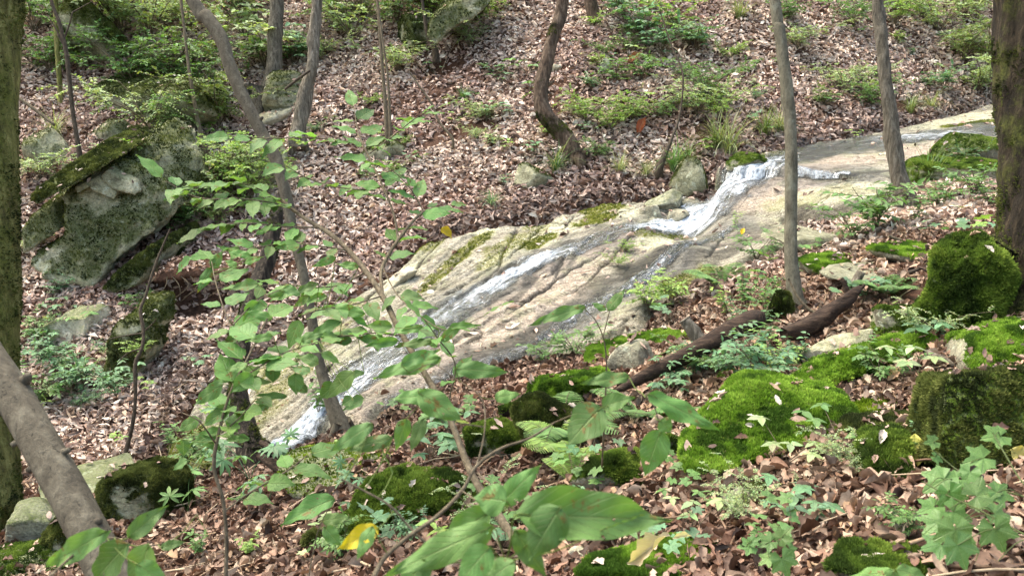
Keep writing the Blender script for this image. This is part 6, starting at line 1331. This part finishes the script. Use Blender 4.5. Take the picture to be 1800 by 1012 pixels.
# lobed vine at lower right
def lobed_plant(name, label, stems, leaves, col, seed, cat='plant', spots=False):
    r = np.random.default_rng(seed); root = thing(name, label, cat, P(*stems[0][-1][:3])); sm = []; mbs = MB()
    for s in stems:
        X = P([q[0] for q in s], [q[1] for q in s], [q[2] for q in s]); c, _ = tube(mbs, X, np.array([q[3]*q[2] for q in s])/FPX/2, 6, 6, np.array(GC['olive'])*.6); sm.append(c)
    sm = np.concatenate(sm); fo = MB()
    for k, (u, v, w_, a, dd) in enumerate(leaves):
        o = P(u, v, dd); tp = P(u+math.cos(a)*w_, v+math.sin(a)*w_, dd-.1*w_*dd/FPX); D = tp-o; L = w_*dd/FPX*.86; nh = norm(norm(-o)*.8+[0, 0, .6]+r.normal(0, .15, 3))
        inst(fo, leaf_lobed(seed=k*3, droop=r.uniform(.1, .3), fold=r.uniform(.05, .3), na=81, nr=7), (o-norm(D)*L*.35)[None], frames(D[None], nh[None]), np.array([L]), jit(GC[col], 1, .05, .14, r))
        q = sm[int(np.argmin(((sm-o)**2).sum(1)))]; b = o-norm(D)*L*.35; tube(mbs, [q, (q+b)/2+[0, 0, .01], b], [.0011, .001, .0009], 5, 3, np.array(GC['olive'])*.7, cap=False)
    obj('stem', mbs, M['herb'], root); obj('foliage', fo, M['leaf'], root); return root
lobed_plant('lobed_leaf_vine', 'vine with fresh green lobed leaves spreading over the litter at the lower right corner',
 [[(1620,845,1.9,2),(1665,870,1.85,3),(1720,895,1.75,3),(1775,925,1.65,3),(1850,965,1.55,4)],[(1745,760,1.95,2),(1768,800,1.9,3),(1800,850,1.8,3),(1860,900,1.7,3)],[(1640,790,2.0,2),(1690,830,1.95,2.5),(1760,860,1.85,3),(1830,880,1.75,3)]],
 [(1645,850,58,2.6,1.9),(1675,880,50,1.2,1.85),(1735,868,60,-.2,1.8),(1640,925,52,2.5,1.8),(1678,950,64,1.6,1.72),(1715,985,0.1,1.2,1.7),(1755,945,60,1.2,1.65),(1670,845,40,2.9,1.9),(1715,808,50,2.9,1.95),(1745,768,46,3.0,1.95),(1690,905,50,.4,1.8),(1640,960,50,2.9,1.75),(1690,975,60,1.2,1.65),(1765,870,44,.4,1.8),(1700,840,40,2.,1.9),(1635,777,26,3.,2.0),(1650,806,22,.5,2.0),(1755,985,0.1,.5,1.6),(1630,895,44,2.8,1.85),(1760,905,40,.2,1.75)], 'mid', 31, 'vine')
lobed_plant('low_leaf_plant', 'round-leaved low plant at the bottom edge left of the mossy corner stone',
 [[(1385,945,2.0,2),(1378,985,1.98,2.5),(1372,1030,1.95,3)],[(1300,955,2.0,2),(1335,975,2.0,2),(1372,1010,1.98,2)]], [(1380,938,34,-.8,2.0),(1345,955,32,2.8,2.0),(1380,995,46,1.2,1.95),(1310,960,32,3.1,2.0),(1328,948,22,-.4,2.0),(1345,985,30,2.6,1.98),(1392,970,26,.9,1.98)], 'mid', 32)
shrub('foreground_sprig', 'pair of bright green leaves poking up at the bottom edge near the right corner', [[(1570,1000,1.5,2),(1565,1030,1.5,3),(1560,1070,1.5,3)]], [(1570,1002,1470,1020,34,1.5),(1575,1000,1640,1018,32,1.5),(1572,1003,1560,1045,34,1.5)], 1.5, 'mid', seed=12)
# ------------------------------------------------------------------ single fallen leaves that stand out
def fallen(name, label, ub, vb, ut, vt, wd, dd, col, wf=W_ovate, fold=.3, twist=.6, curl=.5, cat='leaf', lift=0.):
    if dd > 7: dd = float(depth(at(ub, vb)))-.04
    B, Tp = P(ub, vb, dd), P(ut, vt, dd); D = Tp-B; Ln = np.linalg.norm(D); mb = MB(); px = math.hypot(ut-ub, vt-vb); nh = norm(norm(-B)*.8+[0, 0, .6])
    inst(mb, leafgrid(16, 9, wf, wd/px, fold=fold, droop=.3, curl=curl, twist=twist, wav=2.), B[None], frames(D[None], nh[None]), np.array([Ln]), np.array([lin(*col)[:3]]))
    return tag(obj(name, mb, M['leaf'], origin=B), label, cat)
fallen('fallen_leaf', 'yellow oval leaf standing up beside the small rounded moss stone', 1612,818,1608,762,38,2.75,(206,200,104), W_ellip, .15, .2, .1)
fallen('fallen_leaf', 'yellow leaf half out of the right edge, below the dark square boulder', 1775,790,1815,815,40,2.5,(204,190,110), W_ellip, .2, .2, .1)
fallen('fallen_leaf', 'large curled pale dead leaf lying on the bottom mossy stone', 1176,938,1102,995,30,2.15,(186,172,146), W_oak, .6, 1.2, .9)
fallen('fallen_leaf', 'narrow pale curled leaf right of the large curled one at the bottom', 1182,946,1216,938,10,2.15,(196,186,156), W_ellip, .5, .4, .9)
fallen('fallen_leaf', 'small yellow leaf in the litter left of the large curled pale one', 1020,940,1046,930,14,2.3,(196,184,60), W_ellip, .2, .2, .2)
fallen('fallen_leaf', 'bright orange dead leaf standing on the far bank among the bright shrubs', 1120,236,1134,204,15,9.3,(168,88,56), W_ellip, .4, .6, .3)
fallen('fallen_leaf', 'orange-brown curled leaf beneath the pale shrub, upper far bank', 1102,112,1128,88,12,10.6,(150,92,60), W_ellip, .4, .6, .3)
fallen('fallen_leaf', 'yellow spotted leaf hanging on a twig over the far edge of the slab', 776,400,796,418,18,4.0,(196,166,44), W_ovate, .4, .6, .2)
fallen('fallen_leaf', 'tiny yellow leaf stuck on the ledge right of the waterfall', 1303,412,1308,400,8,8.0,(222,186,40), W_ellip, .2, .2, .2)
fallen('fallen_leaf', 'pinkish dead leaf lying pale on the litter above the right mossy boulders', 1560,668,1582,650,16,3.7,(206,170,146), W_oak, .4, .4, .4)
fallen('fallen_leaf', 'pale tan leaf flat on the ground near the yellow-ochre one, middle right', 1575,655,1566,640,12,3.7,(214,196,160), W_ovate, .2, .2, .2)

# ------------------------------------------------------------------ dead leaves caught on stones and moss
def caught():
    r = np.random.default_rng(44); O = []; Nn = []
    for V, F, nn in TOPS:
        c = V.mean(0)
        bank = abs(c[0]-P(345,480,8.4)[0]) < .15 and abs(c[1]-P(345,480,8.5)[1]) < .35
        k = np.nonzero(nn[:, 2] > .6)[0]; ext = V.max(0)-V.min(0); n = int(min(26, 60*ext[0]*ext[1]+1)*(.6 if c[1] > 6.5 else 1)) if not bank else 220
        if len(k) < 5: continue
        k = r.choice(k, n); O.append(V[k]+nn[k]*.012); Nn.append(nn[k])
    O = np.concatenate(O); Nn = norm(np.concatenate(Nn)+r.normal(0, .25, (len(O), 3))); n = len(O); th = r.random(n)*6.28; D = np.stack([np.cos(th), np.sin(th), th*0], -1); D = norm(D-Nn*(D*Nn).sum(-1, keepdims=True)); mb = MB(); ti = r.integers(0, 9, n); C = LITL[r.integers(0, len(LIT), n)]*.9
    for t in range(9):
        m_ = ti == t; V, F, uv = leafgrid(9, 3, [W_oak, W_ellip, W_oak2][t % 3], .45, fold=r.normal(.1, .4), droop=r.normal(.1, .4), curl=r.normal(.2, .5), twist=r.normal(0, .6), wav=1.2, seed=t); inst(mb, (V-[0, .5, 0], F, uv), O[m_], frames(D[m_], Nn[m_]), r.uniform(.035, .065, m_.sum()), C[m_])
    tag(obj('leaf_litter', mb, M['litter']), kind='stuff')
caught()
